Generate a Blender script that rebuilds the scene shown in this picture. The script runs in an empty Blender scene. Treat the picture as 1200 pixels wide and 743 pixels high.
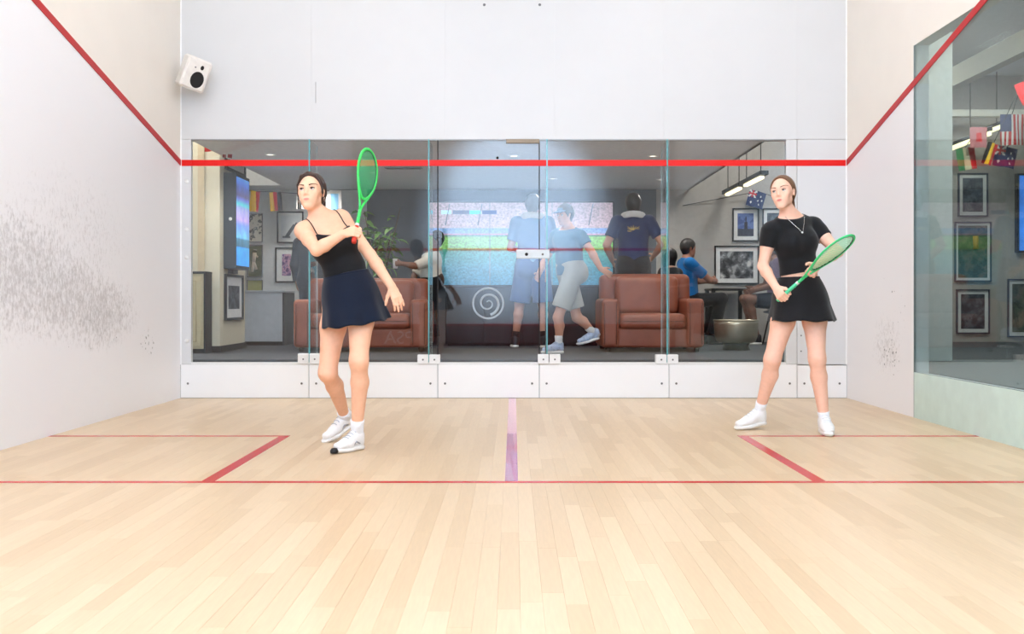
import bpy, math, random
import numpy as np
from mathutils import Vector, Matrix

random.seed(7)
rng = np.random.default_rng(7)
scene = bpy.context.scene
COL = scene.collection

# ------------------------------------------------------------------ camera
# court: X to the right, Y towards the glass back wall, Z up; metres
CAM_H, FPX, CX, HY = 0.93, 1119.0, 602.0, 353.0
BACK_Y, FRONT_Y, HALF_W = 9.17, -0.58, 3.2
camd = bpy.data.cameras.new('camera')
camd.sensor_width = 36.0
camd.lens = 36.0 * FPX / 1200.0
camd.shift_x = (600 - CX) / 1200.0
camd.shift_y = -(371.5 - HY) / 1200.0
camd.clip_start = 0.05
cam = bpy.data.objects.new('camera', camd)
cam.location = (0, 0, CAM_H)
cam.rotation_euler = (math.pi / 2, 0, 0)
COL.objects.link(cam)
scene.camera = cam

# ------------------------------------------------------------------ world, lamps, exposure
scene.view_settings.view_transform = 'Standard'
scene.view_settings.look = 'None'
scene.view_settings.gamma = 1.0
scene.view_settings.use_curve_mapping = False
scene.view_settings.exposure = -0.03
world = bpy.data.worlds.new('world')
scene.world = world
world.use_nodes = True
world.node_tree.nodes['Background'].inputs[0].default_value = (0.9, 0.95, 1.0, 1)
world.node_tree.nodes['Background'].inputs[1].default_value = 0.3


def area(name, loc, sx, sy, power, col=(1, 1, 1), rot=(0, 0, 0)):
    d = bpy.data.lights.new(name, 'AREA')
    d.shape = 'RECTANGLE'
    d.size, d.size_y = sx, sy
    d.energy = power
    d.color = col
    o = bpy.data.objects.new(name, d)
    o.location = loc
    o.rotation_euler = rot
    COL.objects.link(o)
    return o


COURT = 20.5
for ix in (-1.9, 1.9):
    for iy in (2.7, 4.8, 6.9):
        area('court_light', (ix, iy, 5.35), 1.6, 1.2, COURT * 1.3, (1.0, 0.96, 0.95))
    # front pair tilted towards the glass wall, added to light the players from ahead
    area('court_light', (ix, 0.4, 5.2), 1.6, 1.2, COURT * 3.2, (1.0, 0.97, 0.96), (math.radians(38), 0, 0))
# the projector under the ceiling that throws its picture on the front wall
spd = bpy.data.lights.new('projector_lamp', 'SPOT')
spd.energy = 15500
spd.color = (0.56, 0.76, 1.0)
spd.spot_size = math.radians(50)
spd.spot_blend = 1.0
spd.shadow_soft_size = 0.05
spo = bpy.data.objects.new('projector_lamp', spd)
spo.location = (-0.1, 3.6, 4.7)
spo.rotation_euler = (Vector((0.05, FRONT_Y, 2.75)) - Vector(spo.location)).to_track_quat('-Z', 'Y').to_euler()
COL.objects.link(spo)
for lx, ly, e in ((-4.6, 10.0, 95), (-3.9, 12.0, 14)):  # unseen lights added to brighten the pillar side of the lounge
    area('lounge_fill', (lx, ly, 4.05), 0.8, 0.8, e, (1.0, 0.96, 0.88))
for lx, ly, e in ((3.6, 11.6, 50), (6.0, 11.4, 60), (4.6, 7.5, 60)):
    area('hall_lamp', (lx, ly, 4.05), 0.7, 0.7, e, (1.0, 0.97, 0.92))


def at(px, py, Y):
    """the point of the room at depth Y that the photograph (1200 x 743) shows at px, py"""
    return np.array(((px - CX) * Y / FPX, Y, CAM_H - (py - HY) * Y / FPX))


# ------------------------------------------------------------------ materials
def lin(c):
    return tuple((v / 255.0 / 12.92) if v / 255.0 <= 0.04045 else ((v / 255.0 + 0.055) / 1.055) ** 2.4 for v in c)


MATS = {}


def M(name, col=None, rough=0.5, metal=0.0, noise=0.06, scale=18.0, bump=0.0, spec=0.4, coat=0.0, stretch=None, attr=None, emit=0.0, rnd=None, sheen=0.0):
    """procedural material: a base colour (sRGB 0..255) with fine noise variation and relief"""
    if name in MATS:
        return MATS[name]
    m = bpy.data.materials.new(name)
    m.use_nodes = True
    nt = m.node_tree
    N, L = nt.nodes, nt.links
    b = N['Principled BSDF']
    b.inputs['Roughness'].default_value = rough
    b.inputs['Metallic'].default_value = metal
    b.inputs['Specular IOR Level'].default_value = spec
    b.inputs['Coat Weight'].default_value = coat
    if sheen:
        b.inputs['Sheen Weight'].default_value = sheen
    tc = N.new('ShaderNodeTexCoord')
    mp = N.new('ShaderNodeMapping')
    L.new(tc.outputs['Object'], mp.inputs[0])
    if stretch:
        mp.inputs['Scale'].default_value = stretch
    nz = N.new('ShaderNodeTexNoise')
    nz.inputs['Scale'].default_value = scale
    nz.inputs['Detail'].default_value = 3.0
    L.new(mp.outputs[0], nz.inputs['Vector'])
    mr = N.new('ShaderNodeMapRange')
    mr.inputs['From Min'].default_value = 0.25
    mr.inputs['From Max'].default_value = 0.75
    mr.inputs['To Min'].default_value = 1 - noise
    mr.inputs['To Max'].default_value = 1 + noise
    L.new(nz.outputs['Fac'], mr.inputs['Value'])
    mul = N.new('ShaderNodeVectorMath')
    mul.operation = 'SCALE'
    if attr:
        a = N.new('ShaderNodeAttribute')
        a.attribute_name = attr
        L.new(a.outputs['Color'], mul.inputs[0])
    else:
        mul.inputs[0].default_value = lin(col)
    L.new(mr.outputs[0], mul.inputs['Scale'])
    last = mul.outputs[0]
    if rnd:
        # rnd = (source, strength): every board its own tone
        src = N.new('ShaderNodeObjectInfo' if rnd[0] == 'object' else 'ShaderNodeNewGeometry')
        out = src.outputs['Random'] if rnd[0] == 'object' else src.outputs['Random Per Island']
        r = N.new('ShaderNodeValToRGB')
        r.color_ramp.elements[0].color = (*lin(rnd[1]), 1)
        r.color_ramp.elements[1].color = (*lin(rnd[2]), 1)
        L.new(out, r.inputs[0])
        mul2 = N.new('ShaderNodeVectorMath')
        mul2.operation = 'SCALE'
        L.new(r.outputs[0], mul2.inputs[0])
        L.new(mr.outputs[0], mul2.inputs['Scale'])
        last = mul2.outputs[0]
    L.new(last, b.inputs['Base Color'])
    if emit:
        L.new(last, b.inputs['Emission Color'])
        b.inputs['Emission Strength'].default_value = emit
    if bump:
        bp = N.new('ShaderNodeBump')
        bp.inputs['Strength'].default_value = bump
        bp.inputs['Distance'].default_value = 0.004
        L.new(nz.outputs['Fac'], bp.inputs['Height'])
        L.new(bp.outputs[0], b.inputs['Normal'])
    MATS[name] = m
    return m


def glass_mat(name, tint, ior=1.5):
    """thin architectural glass: clear with a mirror reflection that follows Fresnel on both faces"""
    m = bpy.data.materials.new(name)
    m.use_nodes = True
    nt = m.node_tree
    N, L = nt.nodes, nt.links
    N.remove(N['Principled BSDF'])
    geo = N.new('ShaderNodeNewGeometry')
    mi = N.new('ShaderNodeMapRange')
    mi.inputs['To Min'].default_value = ior
    mi.inputs['To Max'].default_value = 1.0 / ior
    L.new(geo.outputs['Backfacing'], mi.inputs['Value'])
    fr = N.new('ShaderNodeFresnel')
    L.new(mi.outputs[0], fr.inputs['IOR'])
    tr = N.new('ShaderNodeBsdfTransparent')
    tr.inputs[0].default_value = (*tint, 1)
    gl = N.new('ShaderNodeBsdfGlossy')
    gl.inputs['Roughness'].default_value = 0.0
    mx = N.new('ShaderNodeMixShader')
    L.new(fr.outputs[0], mx.inputs[0])
    L.new(tr.outputs[0], mx.inputs[1])
    L.new(gl.outputs[0], mx.inputs[2])
    L.new(mx.outputs[0], N['Material Output'].inputs[0])
    MATS[name] = m
    return m


def node_mat(name, build, rough=0.5, emit=0.0):
    """material whose colour socket is made by build(nodes, links, coords)"""
    m = bpy.data.materials.new(name)
    m.use_nodes = True
    nt = m.node_tree
    N, L = nt.nodes, nt.links
    b = N['Principled BSDF']
    b.inputs['Roughness'].default_value = rough
    tc = N.new('ShaderNodeTexCoord')
    out = build(N, L, tc)
    L.new(out, b.inputs['Base Color'])
    if emit:
        L.new(out, b.inputs['Emission Color'])
        b.inputs['Emission Strength'].default_value = emit
    MATS[name] = m
    return m


# ------------------------------------------------------------------ mesh builder
def V(*a):
    return np.array(a, float)


def nrm(v):
    v = np.asarray(v, float)
    return v / (np.linalg.norm(v) + 1e-12)


def tag(o, label=None, cat=None, group=None, kind=None):
    if label: o['label'] = label
    if cat: o['category'] = cat
    if group: o['group'] = group
    if kind: o['kind'] = kind
    return o


def empty(name, loc, label=None, cat=None, group=None, kind=None):
    o = bpy.data.objects.new(name, None)
    o.location = tuple(loc)
    o.empty_display_size = 0.1
    COL.objects.link(o)
    return tag(o, label, cat, group, kind)


def root_loc(o):
    p = V(0, 0, 0)
    while o is not None:
        p = p + np.array(o.location)
        o = o.parent
    return p


class MB:
    """collects faces in world coordinates; build() links them as ONE mesh object"""

    def __init__(self):
        self.v, self.f, self.m, self.s = [], [], [], []

    def add(self, vs, fs, mi=0, smooth=False, mat=None):
        o = len(self.v)
        for p in vs:
            p = np.asarray(p, float)
            if mat is not None:
                p = np.array(mat @ Vector(p))
            self.v.append(tuple(p))
        for f in fs:
            self.f.append(tuple(o + i for i in f))
            self.m.append(mi)
            self.s.append(smooth)
        return self

    def box(self, lo, hi, mi=0, bev=0.0, mat=None):
        lo, hi = np.minimum(lo, hi), np.maximum(lo, hi)
        x0, y0, z0 = lo
        x1, y1, z1 = hi
        b = min(bev, 0.45 * (x1 - x0), 0.45 * (y1 - y0), 0.45 * (z1 - z0))
        if b <= 0:
            vs = [(x0, y0, z0), (x1, y0, z0), (x1, y1, z0), (x0, y1, z0), (x0, y0, z1), (x1, y0, z1), (x1, y1, z1), (x0, y1, z1)]
            fs = [(0, 3, 2, 1), (4, 5, 6, 7), (0, 1, 5, 4), (1, 2, 6, 5), (2, 3, 7, 6), (3, 0, 4, 7)]
            return self.add(vs, fs, mi, False, mat)
        vs, idx = [], {}
        X, Y, Z = (x0, x1), (y0, y1), (z0, z1)
        for i in (0, 1):
            for j in (0, 1):
                for k in (0, 1):
                    sx, sy, sz = (b if i == 0 else -b), (b if j == 0 else -b), (b if k == 0 else -b)
                    for a, off in (('x', (0, sy, sz)), ('y', (sx, 0, sz)), ('z', (sx, sy, 0))):
                        idx[(i, j, k, a)] = len(vs)
                        vs.append((X[i] + off[0], Y[j] + off[1], Z[k] + off[2]))
        g = lambda i, j, k, a: idx[(i, j, k, a)]
        fs = []
        for i in (0, 1):
            q = [g(i, 0, 0, 'x'), g(i, 1, 0, 'x'), g(i, 1, 1, 'x'), g(i, 0, 1, 'x')]
            fs.append(q if i else q[::-1])
            q = [g(0, i, 0, 'y'), g(0, i, 1, 'y'), g(1, i, 1, 'y'), g(1, i, 0, 'y')]
            fs.append(q if i else q[::-1])
            q = [g(0, 0, i, 'z'), g(1, 0, i, 'z'), g(1, 1, i, 'z'), g(0, 1, i, 'z')]
            fs.append(q if i else q[::-1])
        for i in (0, 1):
            for j in (0, 1):
                s = (i + j) % 2 == 0
                q = [g(i, j, 0, 'x'), g(i, j, 0, 'y'), g(i, j, 1, 'y'), g(i, j, 1, 'x')]
                fs.append(q[::-1] if not s else q)
                q = [g(i, 0, j, 'x'), g(i, 1, j, 'x'), g(i, 1, j, 'z'), g(i, 0, j, 'z')]
                fs.append(q if s else q[::-1])
                q = [g(0, i, j, 'y'), g(1, i, j, 'y'), g(1, i, j, 'z'), g(0, i, j, 'z')]
                fs.append(q[::-1] if s else q)
                for k in (0, 1):
                    q = [g(i, j, k, 'x'), g(i, j, k, 'y'), g(i, j, k, 'z')]
                    fs.append(q if (i + j + k) % 2 else q[::-1])
        return self.add(vs, fs, mi, False, mat)

    def tube(self, pts, r, n=10, mi=0, closed=False, flat=1.0, up=None, caps=True):
        pts = [np.asarray(p, float) for p in pts]
        rs = r if hasattr(r, '__len__') else [r] * len(pts)
        m = len(pts)
        vs, fs = [], []
        pu = None
        for i, p in enumerate(pts):
            if closed:
                d = nrm(pts[(i + 1) % m] - pts[i - 1])
            else:
                d = nrm(pts[min(i + 1, m - 1)] - pts[max(i - 1, 0)])
            if up is not None:
                u = nrm(np.cross(up, d))
            elif pu is None:
                u = nrm(np.cross(d, V(0, 0, 1) if abs(d[2]) < 0.9 else V(1, 0, 0)))
            else:
                u = nrm(pu - d * np.dot(pu, d))
            pu = u
            w = np.cross(d, u)
            for k in range(n):
                a = 2 * math.pi * k / n
                vs.append(p + rs[i] * (math.cos(a) * u + math.sin(a) * w * flat))
        R = m if closed else m - 1
        for i in range(R):
            j = (i + 1) % m
            for k in range(n):
                k2 = (k + 1) % n
                fs.append((i * n + k, i * n + k2, j * n + k2, j * n + k))
        if not closed and caps:
            fs.append(tuple(range(n))[::-1])
            fs.append(tuple((m - 1) * n + k for k in range(n)))
        return self.add(vs, fs, mi, True)

    def lathe(self, prof, c, n=32, mi=0, axis=None, caps=True):
        """prof: (radius, height) pairs around a vertical axis through c (or another axis)"""
        w = nrm(axis) if axis is not None else V(0, 0, 1)
        u = nrm(np.cross(w, V(0, 1, 0) if abs(w[1]) < 0.9 else V(1, 0, 0)))
        t = np.cross(w, u)
        vs, fs = [], []
        for r, z in prof:
            for k in range(n):
                a = 2 * math.pi * k / n
                vs.append(np.asarray(c) + w * z + r * (math.cos(a) * u + math.sin(a) * t))
        for i in range(len(prof) - 1):
            for k in range(n):
                k2 = (k + 1) % n
                fs.append((i * n + k, i * n + k2, (i + 1) * n + k2, (i + 1) * n + k))
        if caps:
            fs.append(tuple(range(n))[::-1])
            fs.append(tuple((len(prof) - 1) * n + k for k in range(n)))
        return self.add(vs, fs, mi, True)

    def prism(self, poly, a, b, axis='y', mi=0, smooth=False):
        """poly of 2-D points extruded from a to b; axis y: (x, z) points, axis x: (y, z), axis z: (x, y)"""
        put = {'y': lambda p, t: (p[0], t, p[1]), 'x': lambda p, t: (t, p[0], p[1]), 'z': lambda p, t: (p[0], p[1], t)}[axis]
        n = len(poly)
        vs = [put(p, a) for p in poly] + [put(p, b) for p in poly]
        fs = [tuple(range(n)), tuple(range(n, 2 * n))[::-1]]
        for i in range(n):
            j = (i + 1) % n
            fs.append((j, i, n + i, n + j))
        return self.add(vs, fs, mi, smooth)

    def build(self, name, mats, parent=None, label=None, cat=None, group=None, kind=None, loc=None, fix=True):
        me = bpy.data.meshes.new(name)
        o = bpy.data.objects.new(name, me)
        COL.objects.link(o)
        if parent is not None:
            o.parent = parent
            base = root_loc(parent)
        else:
            base = V(*(loc if loc is not None else (0, 0, 0)))
            o.location = tuple(base)
        vv = (np.array(self.v) - base)
        me.from_pydata([tuple(p) for p in vv], [], self.f)
        for m in (mats if isinstance(mats, (list, tuple)) else [mats]):
            me.materials.append(m)
        me.polygons.foreach_set('material_index', self.m)
        me.polygons.foreach_set('use_smooth', self.s)
        if fix:
            import bmesh
            bm = bmesh.new()
            bm.from_mesh(me)
            bmesh.ops.recalc_face_normals(bm, faces=bm.faces)
            bm.to_mesh(me)
            bm.free()
        me.update()
        return tag(o, label, cat, group, kind)


def box(name, lo, hi, mat, parent=None, bev=0.0, **kw):
    return MB().box(np.array(lo, float), np.array(hi, float), 0, bev).build(name, mat, parent, **kw)


# ------------------------------------------------------------------ signed distance modelling for bodies and clothes
class P:
    """elliptic tapered capsule: from p0 to p1, half axes a (along u) and b (across), cap length c"""
    __slots__ = ('p0', 'p1', 'a0', 'b0', 'a1', 'b1', 'u', 'k', 'c')

    def __init__(s, p0, p1, a0, a1=None, b0=None, b1=None, u=None, k=0.015, c=None):
        s.p0, s.p1 = np.asarray(p0, float), np.asarray(p1, float)
        s.a0 = a0
        s.a1 = a0 if a1 is None else a1
        s.b0 = s.a0 if b0 is None else b0
        s.b1 = (s.a1 if b0 is None else s.b0) if b1 is None else b1
        s.u, s.k, s.c = u, k, c

    def grown(s, d):
        return P(s.p0, s.p1, s.a0 + d, s.a1 + d, s.b0 + d, s.b1 + d, s.u, s.k, None if s.c is None else s.c + d)

    def frame(s):
        d = s.p1 - s.p0
        L = np.linalg.norm(d)
        u = V(1, 0, 0) if s.u is None else np.asarray(s.u, float)
        if L < 1e-6:
            w = nrm(np.cross(u, V(0, 1, 0) if abs(nrm(u)[1]) < 0.9 else V(0, 0, 1)))
            if s.u is not None and abs(nrm(u)[2]) < 0.9:
                w = nrm(V(0, 0, 1) - nrm(u) * nrm(u)[2])
        else:
            w = d / L
        u = u - w * np.dot(u, w)
        if np.linalg.norm(u) < 1e-6:
            u = np.cross(w, V(0, 0, 1) if abs(w[2]) < 0.9 else V(1, 0, 0))
        u = nrm(u)
        return w, u, np.cross(w, u), L

    def bounds(s, pad):
        R = max(s.a0, s.b0, s.a1, s.b1, s.c or 0) + pad
        return np.minimum(s.p0, s.p1) - R, np.maximum(s.p0, s.p1) + R

    def dist(s, X, Y, Z):
        w, u, v, L = s.frame()
        qx, qy, qz = X - s.p0[0], Y - s.p0[1], Z - s.p0[2]
        pw = qx * w[0] + qy * w[1] + qz * w[2]
        pu = qx * u[0] + qy * u[1] + qz * u[2]
        pv = qx * v[0] + qy * v[1] + qz * v[2]
        t = np.clip(pw / max(L, 1e-6), 0, 1)
        rw = pw - t * L
        a = s.a0 + (s.a1 - s.a0) * t
        b = s.b0 + (s.b1 - s.b0) * t
        c = np.minimum(a, b) if s.c is None else s.c
        x, y, z = pu / a, pv / b, rw / c
        k1 = np.sqrt(x * x + y * y + z * z)
        k2 = np.sqrt((x / a) ** 2 + (y / b) ** 2 + (z / c) ** 2)
        return (k1 * (k1 - 1) / np.maximum(k2, 1e-6)).astype(np.float32)


class SDF:
    def __init__(s, prims, h, pad=0.02, lo=None, hi=None):
        s.h = h
        b = [p.bounds(pad) for p in prims]
        s.lo = np.min([x[0] for x in b], 0) if lo is None else np.asarray(lo, float)
        s.hi = np.max([x[1] for x in b], 0) if hi is None else np.asarray(hi, float)
        n = np.ceil((s.hi - s.lo) / h).astype(int) + 1
        s.ax = [s.lo[i] + np.arange(n[i]) * h for i in range(3)]
        s.F = np.full(tuple(n), 0.08, np.float32)
        for p in prims:
            s.add(p)

    def _win(s, p, pad):
        lo, hi = p.bounds(pad)
        sl = []
        for i in range(3):
            a = int(max(0, math.floor((lo[i] - s.lo[i]) / s.h)))
            b = int(min(len(s.ax[i]), math.ceil((hi[i] - s.lo[i]) / s.h) + 1))
            if b <= a:
                return None
            sl.append(slice(a, b))
        X = s.ax[0][sl[0]].astype(np.float32)[:, None, None]
        Y = s.ax[1][sl[1]].astype(np.float32)[None, :, None]
        Z = s.ax[2][sl[2]].astype(np.float32)[None, None, :]
        return tuple(sl), X, Y, Z

    def add(s, p):
        w = s._win(p, p.k + 2 * s.h + 0.005)
        if w is None:
            return
        sl, X, Y, Z = w
        d = p.dist(X, Y, Z)
        f = s.F[sl]
        k = max(p.k, 1e-4)
        hh = np.maximum(k - np.abs(f - d), 0) / k
        s.F[sl] = np.minimum(f, d) - hh * hh * k * 0.25

    def cut(s, p):
        w = s._win(p, p.k + 2 * s.h)
        if w is None:
            return
        sl, X, Y, Z = w
        d = -p.dist(X, Y, Z)
        f = s.F[sl]
        k = max(p.k, 1e-4)
        hh = np.maximum(k - np.abs(f - d), 0) / k
        s.F[sl] = np.maximum(f, d) + hh * hh * k * 0.25

    def clip(s, fn):
        """keep only where fn(X, Y, Z) < 0"""
        X = s.ax[0].astype(np.float32)[:, None, None]
        Y = s.ax[1].astype(np.float32)[None, :, None]
        Z = s.ax[2].astype(np.float32)[None, None, :]
        s.F = np.maximum(s.F, fn(X, Y, Z).astype(np.float32))

    def plane(s, p, n):
        """remove everything on the side of p that n points to"""
        n = nrm(n)
        p = np.asarray(p, float)
        s.clip(lambda X, Y, Z: (X - p[0]) * n[0] + (Y - p[1]) * n[1] + (Z - p[2]) * n[2])

    def nets(s):
        F = s.F
        for i in range(3):
            sl = [slice(None)] * 3
            for e in (0, -1):
                sl[i] = e
                F[tuple(sl)] = np.maximum(F[tuple(sl)], 0.01)
        g = (F < 0)
        gi = g.astype(np.uint8)
        sm = gi[:-1, :-1, :-1] + gi[1:, :-1, :-1] + gi[:-1, 1:, :-1] + gi[:-1, :-1, 1:] + gi[1:, 1:, :-1] + gi[1:, :-1, 1:] + gi[:-1, 1:, 1:] + gi[1:, 1:, 1:]
        act = (sm > 0) & (sm < 8)
        idx = np.argwhere(act)
        cor = np.array([(i, j, k) for i in (0, 1) for j in (0, 1) for k in (0, 1)])
        vals = np.stack([F[idx[:, 0] + c[0], idx[:, 1] + c[1], idx[:, 2] + c[2]] for c in cor], 1)
        pos = np.zeros((len(idx), 3))
        cnt = np.zeros(len(idx))
        for i in range(8):
            for j in range(i + 1, 8):
                if np.abs(cor[i] - cor[j]).sum() != 1:
                    continue
                cr = (vals[:, i] < 0) != (vals[:, j] < 0)
                t = vals[cr, i] / (vals[cr, i] - vals[cr, j])
                pos[cr] += cor[i] + t[:, None] * (cor[j] - cor[i])
                cnt[cr] += 1
        pos /= np.maximum(cnt, 1)[:, None]
        verts = s.lo + (idx + pos) * s.h
        imap = np.full(act.shape, -1, np.int32)
        imap[act] = np.arange(len(idx))
        quads = []
        for a in range(3):
            b, c = (a + 1) % 3, (a + 2) % 3
            s0 = [slice(None)] * 3
            s1 = [slice(None)] * 3
            s0[a], s1[a] = slice(0, -1), slice(1, None)
            e = np.argwhere(g[tuple(s0)] != g[tuple(s1)])
            e = e[(e[:, b] > 0) & (e[:, c] > 0) & (e[:, b] < act.shape[b]) & (e[:, c] < act.shape[c])]
            ins = g[e[:, 0], e[:, 1], e[:, 2]]
            q = []
            for db, dc in ((1, 1), (0, 1), (0, 0), (1, 0)):
                o = e.copy()
                o[:, b] -= db
                o[:, c] -= dc
                q.append(imap[o[:, 0], o[:, 1], o[:, 2]])
            q = np.stack(q, 1)
            q[~ins] = q[~ins][:, ::-1]
            quads.append(q)
        return verts, np.concatenate(quads)

    def build(s, name, mat, parent=None, color=None, smooth_it=1, label=None, **kw):
        v, q = s.nets()
        q = q[(q >= 0).all(1)]
        # a light smoothing of the surface
        for _ in range(smooth_it):
            acc = np.zeros_like(v)
            cn = np.zeros(len(v))
            for i in range(4):
                j = (i + 1) % 4
                np.add.at(acc, q[:, i], v[q[:, j]])
                np.add.at(cn, q[:, i], 1)
            v = 0.5 * v + 0.5 * acc / np.maximum(cn, 1)[:, None]
        base = root_loc(parent) if parent is not None else V(0, 0, 0)
        me = bpy.data.meshes.new(name)
        me.vertices.add(len(v))
        me.vertices.foreach_set('co', (v - base).astype(np.float32).ravel())
        me.loops.add(len(q) * 4)
        me.loops.foreach_set('vertex_index', q.astype(np.int32).ravel())
        me.polygons.add(len(q))
        me.polygons.foreach_set('loop_start', np.arange(len(q), dtype=np.int32) * 4)
        me.polygons.foreach_set('loop_total', np.full(len(q), 4, np.int32))
        me.polygons.foreach_set('use_smooth', np.ones(len(q), bool))
        me.materials.append(mat)
        me.update(calc_edges=True)
        me.validate()
        if color is not None:
            c = me.color_attributes.new('Col', 'FLOAT_COLOR', 'POINT')
            rgba = np.ones((len(v), 4), np.float32)
            rgba[:, :3] = color(v)
            c.data.foreach_set('color', rgba.ravel())
        o = bpy.data.objects.new(name, me)
        COL.objects.link(o)
        o.parent = parent
        return tag(o, label, **kw)

# ------------------------------------------------------------------ shared materials
white_paint = M('white_paint', (238, 239, 242), 0.45, noise=0.012, scale=3)
panel_white = M('white_court_panel', (216, 217, 217), 0.35, noise=0.01, scale=4)
cream_paint = M('cream_paint', (245, 239, 229), 0.6, noise=0.015, scale=3)
red_paint = M('red_court_paint', (226, 22, 12), 0.45, noise=0.05, scale=9)
red_floor = M('red_floor_paint', (196, 40, 44), 0.25, noise=0.10, scale=7)
red_tape = M('red_line_tape', (232, 10, 3), 0.5, noise=0.02, scale=9)
glass_clear = glass_mat('clear_glass', (0.975, 0.985, 0.985))
glass_green = glass_mat('greenish_glass', (0.80, 0.87, 0.86))
glass_edge = M('cyan_glass_edge', (100, 172, 178), 0.15, noise=0.08, scale=6)
steel = M('brushed_steel', (190, 190, 188), 0.35, 0.9, noise=0.05, scale=30)
white_metal = M('white_bracket_metal', (236, 237, 236), 0.4, noise=0.02)
dark_gap = M('black_rubber_seal', (22, 22, 24), 0.6)
bolt_mat = M('grey_bolt', (120, 120, 120), 0.4, 0.6)
blackm = M('black_satin', (22, 22, 24), 0.45, noise=0.1)


def scuffed(name, base, spots, marks, rough=0.45):
    """painted wall with ball marks: spots = (y, z, ry, rz, strength) soft grey smears, marks = same for small dark dots"""

    def build(N, L, tc):
        sep = N.new('ShaderNodeSeparateXYZ')
        L.new(tc.outputs['Object'], sep.inputs[0])

        def math_(op, a, b=None):
            n = N.new('ShaderNodeMath')
            n.operation = op
            for i, v in enumerate((a, b)):
                if v is None:
                    continue
                if isinstance(v, (int, float)):
                    n.inputs[i].default_value = v
                else:
                    L.new(v, n.inputs[i])
            return n.outputs[0]

        def mask(cy, cz, ry, rz, st):
            a = math_('DIVIDE', math_('SUBTRACT', sep.outputs[1], cy), ry)
            b = math_('DIVIDE', math_('SUBTRACT', sep.outputs[2], cz), rz)
            r = math_('SQRT', math_('ADD', math_('MULTIPLY', a, a), math_('MULTIPLY', b, b)))
            mr = N.new('ShaderNodeMapRange')
            mr.interpolation_type = 'SMOOTHSTEP'
            mr.inputs['From Min'].default_value = 1.0
            mr.inputs['From Max'].default_value = 0.15
            mr.inputs['To Max'].default_value = st
            L.new(r, mr.inputs['Value'])
            return mr.outputs[0]

        def total(lst):
            t = None
            for q in lst:
                mk = mask(*q)
                t = mk if t is None else math_('MAXIMUM', t, mk)
            return t

        def noise(scale, detail, st):
            mp = N.new('ShaderNodeMapping')
            mp.inputs['Scale'].default_value = st
            L.new(tc.outputs['Object'], mp.inputs[0])
            n = N.new('ShaderNodeTexNoise')
            n.inputs['Scale'].default_value = scale
            n.inputs['Detail'].default_value = detail
            n.inputs['Roughness'].default_value = 0.65
            L.new(mp.outputs[0], n.inputs['Vector'])
            return n.outputs['Fac']

        def step(v, lo, hi, to=1.0):
            mr = N.new('ShaderNodeMapRange')
            mr.inputs['From Min'].default_value = lo
            mr.inputs['From Max'].default_value = hi
            mr.inputs['To Max'].default_value = to
            L.new(v, mr.inputs['Value'])
            return mr.outputs[0]

        ms = total(spots)
        sm = step(math_('ADD', noise(42, 3, (1, 1.0, 0.6)), math_('MULTIPLY', ms, 0.27)), 0.60, 0.88, 0.46)
        sm = math_('MULTIPLY', sm, step(ms, 0.05, 0.4))
        md = total(marks)
        dk = step(math_('ADD', noise(34, 1, (1, 1, 0.8)), math_('MULTIPLY', md, 0.22)), 0.84, 0.90, 0.75)
        dk = math_('MULTIPLY', dk, step(md, 0.05, 0.3))
        mix1 = N.new('ShaderNodeMix')
        mix1.data_type = 'RGBA'
        mix1.inputs['A'].default_value = (*lin(base), 1)
        mix1.inputs['B'].default_value = (*lin((142, 136, 132)), 1)
        L.new(sm, mix1.inputs['Factor'])
        mix2 = N.new('ShaderNodeMix')
        mix2.data_type = 'RGBA'
        L.new(mix1.outputs['Result'], mix2.inputs['A'])
        mix2.inputs['B'].default_value = (*lin((62, 58, 56)), 1)
        L.new(dk, mix2.inputs['Factor'])
        return mix2.outputs['Result']

    return node_mat(name, build, rough)


left_scuff = scuffed('white_wall_with_ball_marks', (244, 244, 246),
                     [(6.1, 1.12, 1.5, 0.62, 1.0), (7.4, 0.84, 1.0, 0.42, 1.0), (6.8, 0.98, 1.1, 0.48, 1.0), (6.9, 1.4, 1.7, 0.8, 0.36)],
                     [(8.35, 0.56, 0.35, 0.28, 1.0), (7.3, 0.8, 1.2, 0.5, 0.55)])
right_scuff = scuffed('white_wall_with_few_marks', (245, 243, 244),
                      [(8.2, 0.55, 0.5, 0.4, 0.55)], [(8.1, 0.47, 0.42, 0.30, 0.95), (8.0, 0.8, 0.5, 0.7, 0.6)])

# ------------------------------------------------------------------ court shell
L0, LS_L, LS_R, LH = 2.258, 0.246, 0.268, 0.028
YF, YB, ZC = FRONT_Y, BACK_Y, 5.5


def side_line(Y, s):
    return L0 + (YB - Y) * s


floor = MB().box(V(-HALF_W, YF, -0.10), V(HALF_W, YB + 0.02, -0.014)).build('floor', M('floor_subfloor', (150, 120, 90), 0.8), kind='structure')

# maple boards: the 300 that show largest are parts, the others are one joined part
BW, GAP = 0.0700, 0.0004
lens = [0.55, 0.75, 0.95, 1.2]
board_one = M('maple_board', (230, 200, 160), 0.33, noise=0.05, scale=9, stretch=(9, 0.8, 1), rnd=('object', (208, 180, 143), (221, 195, 160)), spec=0.35)
board_all = M('maple_board_field', (230, 200, 160), 0.33, noise=0.05, scale=9, stretch=(9, 0.8, 1), rnd=('island', (208, 180, 143), (221, 195, 160)), spec=0.35)
boards = []
nx = int(2 * HALF_W / BW)
for i in range(nx + 1):
    x0 = -HALF_W + i * BW
    x1 = min(x0 + BW, HALF_W)
    if x1 - x0 < 0.01:
        continue
    y = YF - random.random() * 0.9
    while y < YB:
        ln = random.choice(lens)
        boards.append((x0, x1, y, ln))
        y += ln


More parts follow.
